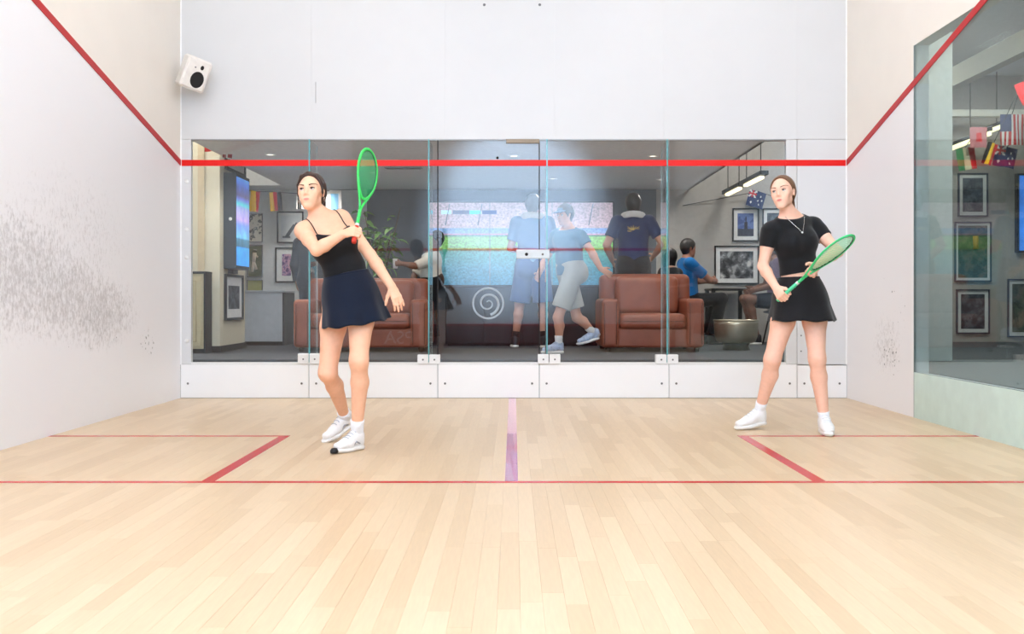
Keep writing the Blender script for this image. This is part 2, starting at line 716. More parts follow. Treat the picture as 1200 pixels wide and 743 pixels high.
def seen(b):
    x0, x1, y, ln = b
    yc = max(y + ln * 0.5, 0.3)
    px, py = CX + (x0 + x1) / 2 * FPX / yc, HY + CAM_H * FPX / yc
    if y < YF or y + ln > YB or x1 - x0 < BW * 0.99 or not (5 < px < 1195) or py > 735:
        return 0
    return 1.0 / yc ** 3 * ln


order = sorted(range(len(boards)), key=lambda i: -seen(boards[i]))
solo = set(order[:300])
proto = {}
field = MB()
for i, (x0, x1, y, ln) in enumerate(boards):
    ya, yb = max(y, YF), min(y + ln, YB)
    if yb - ya < 0.005:
        continue
    if i in solo:
        if ln not in proto:
            me = MB().box(V(-BW / 2 + GAP / 2, -ln / 2 + GAP / 2, -0.014), V(BW / 2 - GAP / 2, ln / 2 - GAP / 2, 0), 0, 0.0003)
            o = me.build('floor_board', board_one, floor)
            proto[ln] = o
        else:
            o = proto[ln].copy()
            COL.objects.link(o)
            o.parent = floor
        o.location = ((x0 + x1) / 2, y + ln / 2, 0)
    else:
        field.box(V(x0 + GAP / 2, ya + GAP / 2, -0.014), V(x1 - GAP / 2, yb - GAP / 2, 0))
field.build('floor_boards_beyond', board_all, floor, kind='stuff', fix=False)

# red floor lines, placed on the boards
ZL = 0.0007
SH_Y = YB - 4.26
box('short_line', (-HALF_W, SH_Y - 0.025, -0.0001), (HALF_W, SH_Y + 0.025, ZL), red_floor, floor)
SB_Y = YB - 2.585
SHI = 1.545
for s in (-1, 1):
    box('service_box_line', (s * SHI, SB_Y - 0.025, -0.0001), (s * HALF_W, SB_Y + 0.025, ZL), red_floor, floor)
    box('service_box_line', (s * SHI, SH_Y + 0.02, -0.0001), (s * (SHI + 0.068), SB_Y, ZL + 0.0002), red_floor, floor)
box('half_court_line', (-0.034 - 0.012, SH_Y + 0.02, -0.0001), (0.034 - 0.012, YB, ZL + 0.0002), M('half_line_paint', (206, 70, 112), 0.22, noise=0.06, spec=1.0, coat=0.8), floor)

# left wall
wl = MB()
wl.prism([(YF, 0), (YB, 0), (YB, L0), (YF, side_line(YF, LS_L))], -HALF_W - 0.12, -HALF_W, 'x', 0)
wl.prism([(YF, side_line(YF, LS_L)), (YB, L0), (YB, ZC), (YF, ZC)], -HALF_W - 0.12, -HALF_W, 'x', 1)
wall_left = wl.build('wall_left', [left_scuff, cream_paint], kind='structure')
ll = MB().prism([(YF, side_line(YF, LS_L) - LH), (YB, L0 - LH), (YB, L0 + LH), (YF, side_line(YF, LS_L) + LH)], -HALF_W - 0.01, -HALF_W + 0.006, 'x')
ll.build('out_line', M('dark_red_side_line', (190, 30, 34), 0.45), wall_left)

# right wall: masonry by the corner, then glass towards the front
GY = 7.635          # where the side glass starts
GT, GB = 2.975, 0.362
wr = MB()
wr.prism([(GY, 0), (YB, 0), (YB, L0), (GY, side_line(GY, LS_R))], HALF_W, HALF_W + 0.12, 'x', 0)
wr.prism([(GY, side_line(GY, LS_R)), (YB, L0), (YB, ZC), (YF, ZC), (YF, GT), (GY, GT)], HALF_W, HALF_W + 0.12, 'x', 1)
wall_right = wr.build('wall_right', [right_scuff, cream_paint], kind='structure')
lr = MB().prism([(YF, side_line(YF, LS_R) - LH), (YB, L0 - LH), (YB, L0 + LH), (YF, side_line(YF, LS_R) + LH)], HALF_W - 0.006, HALF_W - 0.0005, 'x')
lr.build('out_line', M('dark_red_side_line'), wall_right)
kick_teal = M('pale_teal_backpainted_glass', (205, 226, 216), 0.18, noise=0.05, scale=8)
ye = GY - 0.004
for yy in (5.9, 4.2, 2.5, 0.8, YF):
    box('kick_panel', (HALF_W, yy + 0.002, 0), (HALF_W + 0.02, ye, GB), kick_teal, wall_right)
    ye = yy - 0.002
box('kick_panel_backing', (HALF_W + 0.021, YF, 0), (HALF_W + 0.12, GY, GB - 0.01), white_paint, wall_right)
ye, n = GY - 0.004, 0
for yy in (5.9, 4.2, 2.5, 0.8, YF):
    w = empty('window_%d' % (11 + n), (HALF_W, (yy + ye) / 2, GB), kind='structure')
    box('pane', (HALF_W, yy + 0.002, GB + 0.002), (HALF_W + 0.012, ye, GT - 0.002), glass_green, w)
    ye, n = yy - 0.002, n + 1
box('glass_edge_strip', (HALF_W - 0.001, GY - 0.004, 0), (HALF_W + 0.014, GY + 0.004, GT), M('grey_silicone', (140, 150, 150), 0.5), wall_right)

# back wall: white header panels, white posts, kick panels with bolts
ZH = 2.487          # underside of the header
wb = MB().box(V(-HALF_W, YB + 0.012, ZH), V(HALF_W, YB + 0.14, ZC))
wall_back = wb.build('wall_back', white_paint, kind='structure')
xs = [(p - CX) / 122.0 for p in (210, 365, 522, 650, 778, 934, 991)]
xs[0], xs[-1] = -HALF_W, HALF_W
for a, b in zip(xs[:-1], xs[1:]):
    box('header_panel', (a + 0.0005, YB, ZH), (b - 0.0005, YB + 0.012, ZC), panel_white, wall_back)
KZ = 0.322
kick_white = M('bright_white_kick_panel', (247, 248, 248), 0.35, noise=0.01, scale=4)
xk = [-HALF_W] + [(p - CX) / 122.0 for p in (362, 513, 632, 784, 934)] + [HALF_W]
for a, b in zip(xk[:-1], xk[1:]):
    kp = box('kick_panel', (a + 0.003, YB, 0.004), (b - 0.003, YB + 0.018, KZ), kick_white, wall_back)
    for bx in (a + 0.07, b - 0.07):
        MB().lathe([(0.001, 0.003), (0.009, 0.003), (0.011, 0)], (bx, YB, 0.14), 10, axis=(0, -1, 0)).build('bolt', bolt_mat, kp)
box('kick_backing', (-HALF_W, YB + 0.02, 0.0), (HALF_W, YB + 0.14, KZ - 0.005), M('grey_green_backing', (120, 140, 140), 0.6), wall_back)
GX0, GX1 = (224 - CX) / 122.0, (921 - CX) / 122.0
box('jamb_post', (-HALF_W, YB, KZ + 0.003), (GX0, YB + 0.05, ZH - 0.003), panel_white, wall_back, 0.002)
box('jamb_post', (GX1, YB, KZ + 0.003), ((934 - CX) / 122.0 - 0.002, YB + 0.05, ZH - 0.003), panel_white, wall_back, 0.002)
box('jamb_panel', ((934 - CX) / 122.0 + 0.002, YB, KZ - 0.01), (HALF_W, YB + 0.05, ZH - 0.003), panel_white, wall_back, 0.002)
for z in (0.55, 1.35, 1.62, 2.08):
    MB().lathe([(0.001, 0.004), (0.02, 0.004), (0.022, 0)], (-3.14, YB, z), 12, axis=(0, -1, 0)).build('bolt_cap', white_metal, wall_back)
for z in (0.45, 0.6, 1.0):
    MB().lathe([(0.001, 0.003), (0.007, 0.003), (0.008, 0)], (2.72 + 0.04, YB, z), 8, axis=(0, -1, 0)).build('bolt_cap', bolt_mat, wall_back)
box('head_channel', (GX0, YB - 0.002, ZH - 0.012), (GX1, YB + 0.04, ZH), M('grey_channel', (150, 150, 148), 0.4, 0.5), wall_back)
box('sill_channel', (GX0, YB + 0.001, KZ + 0.002), (GX1, YB + 0.05, KZ + 0.02), white_metal, wall_back)
box('wall_crack_hook', (at(370, 0, YB)[0] - 0.0035, YB - 0.004, at(0, 121, YB)[2]), (at(370, 0, YB)[0] + 0.0035, YB, at(0, 96, YB)[2]), M('pale_grey_hook', (176, 176, 176), 0.5), wall_back, 0.001)
for px in (567.5, 632.5):
    q = at(px, 5.5, YB)
    MB().lathe([(0.001, 0.004), (0.012, 0.004), (0.014, 0)], q, 10, axis=(0, -1, 0)).build('wall_screw', bolt_mat, wall_back)
# white corner beads
for s in (-1, 1):
    box('trim_%d' % (1 if s < 0 else 2), (s * HALF_W, YB - 0.004, KZ), (s * (HALF_W - 0.012), YB - 0.0005, ZC), M('corner_bead', (246, 247, 247), 0.4), kind='structure')

# front wall behind the camera: tin, service line and out line, seen only as reflections in the glass
wf = MB().box(V(-HALF_W, YF - 0.12, 0), V(HALF_W, YF, ZC))
wall_front = wf.build('wall_front', M('front_wall_white', (222, 224, 228), 0.5, noise=0.01), kind='structure')
box('tin', (-HALF_W, YF, 0), (HALF_W, YF + 0.03, 0.44), M('dark_red_tin', (104, 18, 14), 0.4), wall_front)
box('tin_top_strip', (-HALF_W, YF, 0.44), (HALF_W, YF + 0.045, 0.48), M('dark_red_side_line'), wall_front, 0.005)
box('service_line', (-HALF_W, YF, 1.93), (HALF_W, YF + 0.003, 1.98), red_paint, wall_front)
box('out_line', (-HALF_W, YF, 4.57), (HALF_W, YF + 0.003, 4.62), red_paint, wall_front)


def lettering(text, size, loc, rot, mat, name, parent, extrude=0.002, align='CENTER'):
    cu = bpy.data.curves.new(name, 'FONT')
    cu.body = text
    cu.size = size
    cu.extrude = extrude
    cu.align_x = align
    cu.materials.append(mat)
    o = bpy.data.objects.new(name, cu)
    COL.objects.link(o)
    o.parent = parent
    o.location = tuple(np.asarray(loc, float) - root_loc(parent))
    o.rotation_euler = rot
    return o


tin_white = M('tin_lettering_white', (232, 232, 228), 0.5)
lettering('PSA', 0.36, (-2.27, YF + 0.033, 0.09), (math.pi / 2, 0, math.pi), tin_white, 'tin_lettering', wall_front)
for k in range(3):
    box('tin_emblem_bar', (-1.86 + 0.02 * k, YF + 0.031, 0.10 + 0.10 * k), (-1.60, YF + 0.034, 0.14 + 0.10 * k), tin_white, wall_front)

ceiling = MB().box(V(-HALF_W - 0.12, YF - 0.12, ZC), V(HALF_W + 0.12, YB + 0.14, ZC + 0.1)).build('ceiling', white_paint, kind='structure')

# ------------------------------------------------------------------ glass back wall
xp = [GX0, xk[1], xk[2], xk[3], xk[4], GX1]
zg0, zg1 = KZ + 0.004, ZH - 0.004
OUT_L = (L0 - 0.029, L0 + 0.029)
for i in range(5):
    a, b = xp[i] + 0.002, xp[i + 1] - 0.002
    nm = 'door_1' if i == 2 else 'window_%d' % (i + 1 if i < 2 else i)
    w = empty(nm, ((a + b) / 2, YB, zg0), kind='structure')
    box('pane', (a, YB + 0.004, zg0), (b, YB + 0.016, zg1), glass_clear, w)
    box('out_line_tape', (a - 0.002, YB + 0.0005, OUT_L[0]), (b + 0.002, YB + 0.0035, OUT_L[1]), red_tape, w)
    if i == 2:
        door = w
box('out_line_tape', (-HALF_W, YB - 0.003, OUT_L[0]), (GX0, YB - 0.0002, OUT_L[1]), red_tape, wall_back)
box('out_line_tape', (GX1, YB - 0.003, OUT_L[0]), (HALF_W, YB - 0.0002, OUT_L[1]), red_tape, wall_back)
# door: black seals, top hinge, lock plate
for x in (xk[2], xk[3]):
    box('door_seal', (x - 0.005, YB + 0.002, KZ), (x + 0.005, YB + 0.02, ZH), dark_gap, door)
for x in (xk[1], xk[4]):
    box('glass_joint', (x - 0.003, YB + 0.002, KZ), (x + 0.003, YB + 0.02, ZH), M('grey_silicone'), wall_back)
box('top_hinge', ((593 - CX) / 122, YB - 0.01, at(0, 168, YB)[2]), ((632 - CX) / 122, YB + 0.03, at(0, 163, YB)[2]), M('bronze_hinge', (128, 112, 92), 0.4, 0.6), door, 0.003)
lk = box('lock_plate', ((605 - CX) / 122, YB - 0.014, at(0, 303, YB)[2]), ((644 - CX) / 122, YB + 0.03, at(0, 292.5, YB)[2]), M('lock_plate_white', (214, 222, 226), 0.35), door, 0.004)
MB().lathe([(0.001, 0.006), (0.014, 0.006), (0.016, 0)], at(617, 298, YB - 0.014), 14, axis=(0, -1, 0)).build('key_cylinder', dark_gap, lk)
MB().lathe([(0.001, 0.005), (0.009, 0.005), (0.011, 0)], at(636, 298, YB - 0.014), 14, axis=(0, -1, 0)).build('key_cylinder', bolt_mat, lk)
MB().lathe([(0.001, 0.005), (0.012, 0.005), (0.013, 0)], at(583, 185, YB), 12, axis=(0, -1, 0)).build('door_bolt', dark_gap, door)
# round swirl sticker on the door
stk = M('frosted_white_sticker', (168, 180, 190), 0.6, noise=0.04)
sc_ = at(572, 355.5, YB + 0.003)
ring = MB()
R = 19.0 / 122
ring.tube([sc_ + R * V(math.cos(t), 0, math.sin(t)) * 0.93 for t in np.linspace(0, 2 * math.pi, 49)[:-1]], 0.011, 6, closed=True, flat=1.0)
sp = []
for t in np.linspace(0.0, 2 * math.pi * 1.6, 60):
    r = R * (0.10 + 0.62 * t / (2 * math.pi * 1.6))
    sp.append(sc_ + r * V(math.cos(-t + 2.4), 0, math.sin(-t + 2.4)))
ring.tube(sp, [0.006 + 0.009 * (i / 59) for i in range(60)], 6)
for v in range(len(ring.v)):
    x, y, z = ring.v[v]
    ring.v[v] = (x, sc_[1] + (y - sc_[1]) * 0.04 - 0.0006, z)
ring.build('swirl_sticker', stk, door)

# glass fins that stiffen the wall, each with a white foot bracket
for px, n in ((362.5, 0), (502.5, 1), (641.0, 2), (782.0, 3)):
    x = (px - CX) / 122.0
    fin = empty('glass_fin', (x, YB, KZ))
    fin.parent = wall_back
    bl = MB()
    bl.box(V(x - 0.007, YB + 0.022, KZ + 0.02), V(x + 0.007, YB + 0.36, ZH - 0.01))
    bl.build('fin_pane', glass_clear, fin)
    bl = MB()
    bl.box(V(x - 0.0055, YB - 0.004, KZ + 0.02), V(x + 0.0055, YB + 0.0215, ZH))
    bl.build('fin_edge', glass_edge, fin)
    bl = MB()
    bl.box(V(x - 0.0055, YB + 0.361, KZ + 0.02), V(x + 0.0055, YB + 0.366, ZH - 0.01))
    bl.build('fin_rear_edge', M('pale_glass_edge', (196, 214, 214), 0.2), fin)
    off = (0.0, 0.0, 0.02, -0.005)[n]
    hb = (0.105, 0.095, 0.10, 0.095)[n]
    for sgn in (-1, 1):
        bx = MB().box(V(x + off + sgn * 0.004, YB - 0.018, KZ + 0.006), V(x + off + sgn * 0.108, YB + 0.05, KZ + hb), 0, 0.004)
        bx.lathe([(0.001, 0.003), (0.007, 0.003), (0.009, 0)], (x + off + sgn * 0.055, YB - 0.018, KZ + hb / 2), 10, 1, axis=(0, -1, 0))
        bx.build('bracket_half', [white_metal, bolt_mat], fin)

# ------------------------------------------------------------------ lounge behind the glass
FZ = 0.36
WY = 13.4
lounge_floor = MB().box(V(-6.5, YB + 0.145, FZ - 0.1), V(9, WY + 0.1, FZ)).build('floor_lounge', M('dark_grey_carpet', (74, 78, 84), 0.9, noise=0.22, scale=60, bump=0.2), kind='structure')
MB().box(V(HALF_W + 0.125, YF - 0.5, FZ - 0.1), V(9, YB + 0.14, FZ)).build('floor_hall', M('grey_hall_floor', (120, 126, 128), 0.7, noise=0.1), kind='structure')
wlb = MB()
wlb.box(V(-6.5, WY, FZ), V(-2.06, WY + 0.1, 4.2), 0)
wlb.box(V(-2.06, WY, FZ), V(2.0, WY + 0.1, 4.2), 1)
wlb.box(V(2.0, WY, FZ), V(9, WY + 0.1, 4.2), 2)
wlb.build('wall_lounge_back', [M('lounge_white', (206, 206, 204), 0.7), M('lounge_slate', (96, 104, 112), 0.7), M('lounge_grey', (178, 174, 168), 0.7)], kind='structure')
box('wall_lounge_left', (-6.6, YB + 0.145, FZ), (-6.5, WY, 4.2), M('lounge_white'), kind='structure')
box('wall_hall_right', (9, YF - 0.5, FZ), (9.1, WY + 0.1, 4.3), M('lounge_grey'), kind='structure')
box('wall_hall_end', (3.33, YF - 0.6, FZ), (9, YF - 0.5, 4.3), M('lounge_grey'), kind='structure')
lc = M('lounge_ceiling_grey', (238, 240, 242), 0.8)
box('ceiling_lounge', (-3.15, YB + 0.145, 2.5), (2.47, WY, 2.62), lc, kind='structure')
box('ceiling_lounge_upper', (-6.5, YB + 0.145, 4.1), (9, WY, 4.2), lc, kind='structure')
box('ceiling_hall', (3.33, YF - 0.5, 4.2), (9, YB + 0.14, 4.3), cream_paint, kind='structure')
box('trim_3', (2.43, YB + 0.145, 2.5), (2.469, WY, 4.1), lc, kind='structure')
box('trim_4', (-3.15, YB + 0.145, 2.62), (-3.11, WY, 4.1), lc, kind='structure')
box('trim_5', (-3.9, WY - 0.45, 2.5), (-3.16, WY, 4.1), lc, kind='structure')
# court back wall runs on beyond the side glass
box('wall_return', (HALF_W + 0.125, YB - 0.05, FZ), (4.19, YB + 0.10, 4.2), M('return_white', (226, 230, 228), 0.5), kind='structure')
# pillar with cream face
PX, PY0, PY1 = -3.28, 10.65, 11.65
box('wall_pillar', (-6.5, PY0, FZ), (PX, PY1, 4.1), M('cream_tile', (222, 214, 190), 0.5, noise=0.03), kind='structure')
box('baseboard_pillar', (-6.5, PY0 - 0.02, FZ), (PX + 0.02, PY1 + 0.01, FZ + 0.07), M('charcoal_base', (48, 50, 52), 0.6), kind='structure')
box('trim_6', (-3.52, PY0 - 0.012, FZ + 0.07), (-3.45, PY0, 4.1), M('pale_wood_trim', (214, 196, 164), 0.5), kind='structure')

# ------------------------------------------------------------------ people
def rot_about(v, ax, ang):
    ax = nrm(ax)
    return v * math.cos(ang) + np.cross(ax, v) * math.sin(ang) + ax * np.dot(ax, v) * (1 - math.cos(ang))


def hand_prims(wrist, d, n, t, S=1.0, curl=(25, 30, 20), thumb=20, spread=6, k=0.006, wide=1.0):
    """wrist point, finger direction d, palm normal n (out of the palm), thumb side t"""
    d = nrm(d)
    n = nrm(n - d * np.dot(n, d))
    t = nrm(t - d * np.dot(t, d) - n * np.dot(t, n))
    out = [P(wrist - d * 0.01 * S, wrist + d * 0.03 * S, 0.027 * S, 0.032 * S, 0.020 * S, 0.018 * S, u=t, k=0.012),
           P(wrist + d * 0.03 * S, wrist + d * 0.082 * S, 0.034 * S, 0.040 * S, 0.017 * S, 0.0125 * S, u=t, k=0.012, c=0.012)]
    tips = []
    for off, ln, sp in ((0.029, 0.92, 1), (0.0100, 1.02, 0.35), (-0.0095, 0.96, -0.35), (-0.028, 0.76, -1)):
        p = wrist + d * (0.088 if abs(off) < 0.02 else 0.083) * S + t * off * S * wide
        f = rot_about(d, n, -math.radians(spread * sp) * (1 if np.dot(np.cross(n, d), t) < 0 else -1))
        ax = np.cross(d, n)
        ang = 0
        r = 0.0092 * S
        for seg, c in zip((0.045, 0.027, 0.021), curl):
            ang += math.radians(c)
            v = rot_about(f, ax, ang)
            q = p + v * seg * ln * S
            out.append(P(p, q, r, r * 0.92, k=k))
            p = q
            r *= 0.92
        tips.append(p)
    p = wrist + d * 0.025 * S + t * 0.024 * S + n * 0.006 * S
    v = nrm(d * 0.66 + t * 0.62 + n * 0.25)
    ax = np.cross(d, n)
    ang = 0
    for seg, r, c in ((0.040, 0.0145, 0), (0.032, 0.0108, thumb), (0.024, 0.0095, thumb)):
        ang += math.radians(c)
        w = nrm(rot_about(v, np.cross(t, d) if np.dot(np.cross(t, d), n) > 0 else np.cross(d, t), 0) if ang == 0 else nrm(v * math.cos(ang) + nrm(n * 0.55 + d * 0.5 - t * 0.45) * math.sin(ang)))
        q = p + w * seg * S
        out.append(P(p, q, r * S, r * S * 0.9, k=0.009))
        p = q
    return out


def arm_prims(sh, el, wr, S, r=1.0):
    m = el + (wr - el) * 0.28
    a = sh + (el - sh) * 0.45
    return [P(sh, sh + (el - sh) * 0.12, 0.052 * S * r, 0.048 * S * r, k=0.035),
            P(sh, a, 0.045 * S * r, 0.0425 * S * r, k=0.02),
            P(a, el, 0.0425 * S * r, 0.036 * S * r, k=0.02),
            P(el, m, 0.036 * S * r, 0.0385 * S * r, k=0.015),
            P(m, wr, 0.0385 * S * r, 0.0255 * S * r, k=0.015)]


def leg_prims(hip, kn, an, S, back, r=1.0):
    m = kn + (an - kn) * 0.30 + back * 0.014 * S
    a = hip + (kn - hip) * 0.35
    return [P(hip, a, 0.083 * S * r, 0.079 * S * r, k=0.03),
            P(a, kn, 0.079 * S * r, 0.0535 * S * r, k=0.03),
            P(kn, m, 0.0500 * S * r, 0.0535 * S * r, k=0.04),
            P(m, an + (kn - an) * 0.12, 0.0545 * S * r, 0.034 * S * r, k=0.02),
            P(an + (kn - an) * 0.12, an, 0.034 * S * r, 0.035 * S * r, k=0.01)]


def torso_prims(J, S, sex):
    up, uc = nrm(J['up']), nrm(J['uc'])
    w1 = nrm(J['wai'] - J['pel'])
    w2 = nrm(J['nek'] - J['wai'])
    fp, fc = np.cross(up, w1), np.cross(uc, w2)
    fp, fc = nrm(fp), nrm(fc)
    female = sex == 'f'
    aw, ah, ac = (0.118, 0.160, 0.140) if female else (0.138, 0.158, 0.158)
    bw, bh, bc = (0.088, 0.105, 0.098) if female else (0.100, 0.105, 0.112)
    um = nrm(up + uc)
    che = J['wai'] + (J['nek'] - J['wai']) * 0.50
    hi = J['wai'] + (J['nek'] - J['wai']) * 0.78
    out = [P(J['pel'] - w1 * 0.02 * S, J['pel'] + w1 * 0.05 * S, ah * S, ah * 0.95 * S, bh * S, bh * 0.98 * S, u=up, k=0.03, c=0.09 * S),
           P(J['pel'] + w1 * 0.05 * S, J['wai'], ah * 0.93 * S, aw * S, bh * 0.95 * S, bw * S, u=um, k=0.04),
           P(J['wai'], che, aw * S, ac * S, bw * S, bc * S, u=uc, k=0.04),
           P(che, hi, ac * S, ac * 0.86 * S, bc * S, bc * 0.78 * S, u=uc, k=0.04),
           P(J['sr'] * 0.86 + J['nek'] * 0.14, J['sl'] * 0.86 + J['nek'] * 0.14, 0.046 * S, k=0.045),
           P(hi + w2 * 0.01, J['nek'] + w2 * 0.0, ac * 0.72 * S, 0.060 * S, 0.066 * S, 0.052 * S, u=uc, k=0.045)]
    for s, nm in ((-1, 'sr'), (1, 'sl')):
        out.append(P(J[nm] * 0.55 + J['nek'] * 0.45 + w2 * 0.002, J['nek'] + w2 * 0.035 * S, 0.034 * S, 0.030 * S, k=0.05))
        if female:
            out.append(P(che + fc * 0.058 * S + uc * s * 0.062 * S + w2 * 0.010, che + fc * 0.058 * S + uc * s * 0.066 * S - w2 * 0.012 * S, 0.052 * S, 0.054 * S, k=0.06))
        else:
            out.append(P(che + fc * 0.055 * S + uc * s * 0.065 * S + w2 * 0.03, che + fc * 0.055 * S + uc * s * 0.085 * S + w2 * 0.03, 0.062 * S, k=0.05))
        out.append(P(J['pel'] - fp * 0.055 * S + up * s * 0.075 * S - w1 * 0.02, J['pel'] - fp * 0.055 * S + up * s * 0.075 * S - w1 * 0.05, 0.082 * S, k=0.04))
    return out, fp, fc, w1, w2


def head_frame(J):
    f = nrm(J['hf'])
    u = nrm(J['hu'] - f * np.dot(J['hu'], f))
    return J['hed'], f, u, np.cross(u, f)     # centre, forward, up, left


def head_prims(J, S, sex):
    c, f, u, l = head_frame(J)
    g = lambda x, y, z: c + (l * x + f * y + u * z) * S     # left, forward, up

    jw = 0.84 if sex == 'f' else 1.0
    out = [P(g(0, -0.014, 0.030), g(0, -0.013, 0.034), 0.0715 * S, b0=0.091 * S, u=l, k=0.01, c=0.084 * S),
           P(g(0, 0.022, 0.000), g(0, 0.036, -0.066), 0.0635 * S, 0.040 * S * jw, 0.061 * S, 0.044 * S, u=l, k=0.03),
           P(g(0.010 * jw, 0.066, -0.099), g(-0.010 * jw, 0.066, -0.099), 0.0155 * S, k=0.024),
           P(g(0.046 * jw, 0.002, -0.052), g(0.014, 0.058, -0.094), 0.017 * S, 0.014 * S, k=0.03),
           P(g(-0.046 * jw, 0.002, -0.052), g(-0.014, 0.058, -0.094), 0.017 * S, 0.014 * S, k=0.03),
           P(g(0.038, 0.066, 0.022), g(-0.038, 0.066, 0.022), 0.015 * S, k=0.028),
           P(g(0.041, 0.056, -0.020), g(0.037, 0.060, -0.026), 0.0175 * S, k=0.03),
           P(g(-0.041, 0.056, -0.020), g(-0.037, 0.060, -0.026), 0.0175 * S, k=0.03),
           P(g(0, 0.080, 0.010), g(0, 0.0985, -0.030), 0.0062 * S, 0.0088 * S, k=0.014),
           P(g(0.0095, 0.088, -0.034), g(-0.0095, 0.088, -0.034), 0.0070 * S, k=0.010),
           P(g(0.013, 0.081, -0.0600), g(-0.013, 0.081, -0.0600), 0.0072 * S, k=0.014),
           P(g(0.010, 0.0805, -0.0695), g(-0.010, 0.0805, -0.0695), 0.0085 * S, k=0.012),
           P(g(0.020, 0.056, -0.056), g(-0.020, 0.056, -0.056), 0.0235 * S, k=0.03)]
    for s in (-1, 1):
        out.append(P(g(s * 0.073, -0.008, 0.006), g(s * 0.072, -0.004, -0.020), 0.006 * S, 0.005 * S, 0.015 * S, 0.010 * S, u=l, k=0.008, c=0.013 * S))
    neck = [P(J['nek'] - u * 0.02, c + (-f * 0.012 - u * 0.06) * S, 0.056 * S * (1 if sex == 'm' else 0.88), 0.052 * S * (1 if sex == 'm' else 0.86), k=0.03),]
    cuts = [P(g(s * 0.031, 0.094, 0.002), g(s * 0.034, 0.094, 0.002), 0.013 * S, k=0.016) for s in (-1, 1)]
    return out, neck, cuts, g


def skin_mat(tone):
    return M('skin_%d_%d_%d' % tone, rough=0.5, noise=0.04, scale=40, attr='Col', spec=0.35)


def make_body(root, J, S, sex, tone, h, hands, lips=(196, 110, 104), legs=True, feet=True):
    tp, fp, fc, w1, w2 = torso_prims(J, S, sex)
    hp, neck, cuts, g = head_prims(J, J.get('HS', S), sex)
    pr = list(tp) + neck + hp
    mr = 1.0 if sex == 'f' else 1.16
    for s in ('r', 'l'):
        pr += arm_prims(J['s' + s], J['e' + s], J['w' + s], S, mr)
    for s in ('r', 'l'):
        if legs:
            sh = nrm(J['a' + s] - J['k' + s])
            th = nrm(J['k' + s] - J['h' + s])
            bk = nrm(np.cross(np.cross(J.get('td' + s, fp), V(0, 0, 1)), sh))
            if np.dot(bk, -J.get('td' + s, fp)) < 0:
                bk = -bk
            pr += leg_prims(J['h' + s], J['k' + s], J['a' + s], S, bk, 1.0 if sex == 'f' else 1.02)
            if feet:
                a, td = J['a' + s], nrm(J['td' + s])
                pr += [P(a, a + td * 0.05 * S - V(0, 0, 0.045) * S, 0.030 * S, 0.024 * S, k=0.02)]
    for hd in hands:
        pr += hand_prims(*hd[0], **hd[1])
    sdf = SDF(pr, h)
    for c in cuts:
        sdf.cut(c)
    base = np.array(lin(tone))
    lipc = np.array(lin(lips))
    HS = J.get('HS', S)

    def color(v):
        col = np.tile(base, (len(v), 1))
        c, f, u, l = head_frame(J)
        q = (v - c) / HS
        x, y, z = q @ l, q @ f, q @ u
        w = np.clip(2.2 * (1.25 - np.sqrt((x / 0.0165) ** 2 + ((z + 0.0650) / 0.0078) ** 2)), 0, 1) * (y > 0.06)
        col = col * (1 - w[:, None]) + lipc * w[:, None]
        ck = np.exp(-(((np.abs(x) - 0.042) / 0.02) ** 2 + ((z + 0.035) / 0.02) ** 2)) * (y > 0.02) * 0.25
        col = col * (1 - ck[:, None]) + (base * np.array((1.05, 0.80, 0.76))) * ck[:, None]
        return col

    body = sdf.build('body', skin_mat(tone), root, color=color, smooth_it=1)
    return dict(body=body, torso=tp, neck=neck, head=hp, g=g, fp=fp, fc=fc, w1=w1, w2=w2)


def make_face(root, J, S, brow=(62, 44, 34), iris=(80, 60, 44)):
    """eyes, lashes and brows as small meshes on the head"""
    c, f, u, l = head_frame(J)
    g = lambda x, y, z: c + (l * x + f * y + u * z) * S
    ew = M('eye_white', (226, 220, 216), 0.25)
    ei = M('iris_%d' % iris[0], iris, 0.2)
    bm = M('brow_%d' % brow[0], brow, 0.8, noise=0.15, scale=120)
    for s in (-1, 1):
        e = MB()
        ce = g(s * 0.0315, 0.0735, 0.002)
        R = 0.0130 * S
        prof = [(R * math.sin(t), R * -math.cos(t)) for t in np.linspace(0.05, math.pi - 0.05, 12)]
        e.lathe(prof, ce, 16, 0, axis=f)
        ey = e.build('eye', ew, root)
        i = MB()
        gz = nrm(J.get('gaze', f))
        i.lathe([(0.0072 * S, R * 0.80), (0.0072 * S, R * 0.98), (0.004 * S, R * 1.07), (0.0005, R * 1.09)], ce, 14, 0, axis=gz)
        i.build('iris', ei, ey)
        lash = MB()
        lash.tube([g(s * (0.0315 + x), 0.0738 + math.sqrt(max(0.0142 ** 2 - x * x - 0.005 ** 2, 1e-6)), 0.0080 - abs(x) * 0.25) for x in np.linspace(-0.0120, 0.0135, 9)], 0.0027 * S, 6)
        lash.build('eyelid_line', bm, ey)
        b = MB()
        hp = head_prims(J, S, 'f')[0]
        b.tube([surf(hp, g(s * (0.015 + 0.037 * t), 0.0, 0.0215 + 0.007 * math.sin(t * 2.4)), f + l * s * 0.12 * t, 0.14, 0.0004) for t in np.linspace(0, 1, 9)], [0.0035 * S * (1 - 0.6 * t) for t in np.linspace(0, 1, 9)], 6)
        b.build('eyebrow', bm, root)


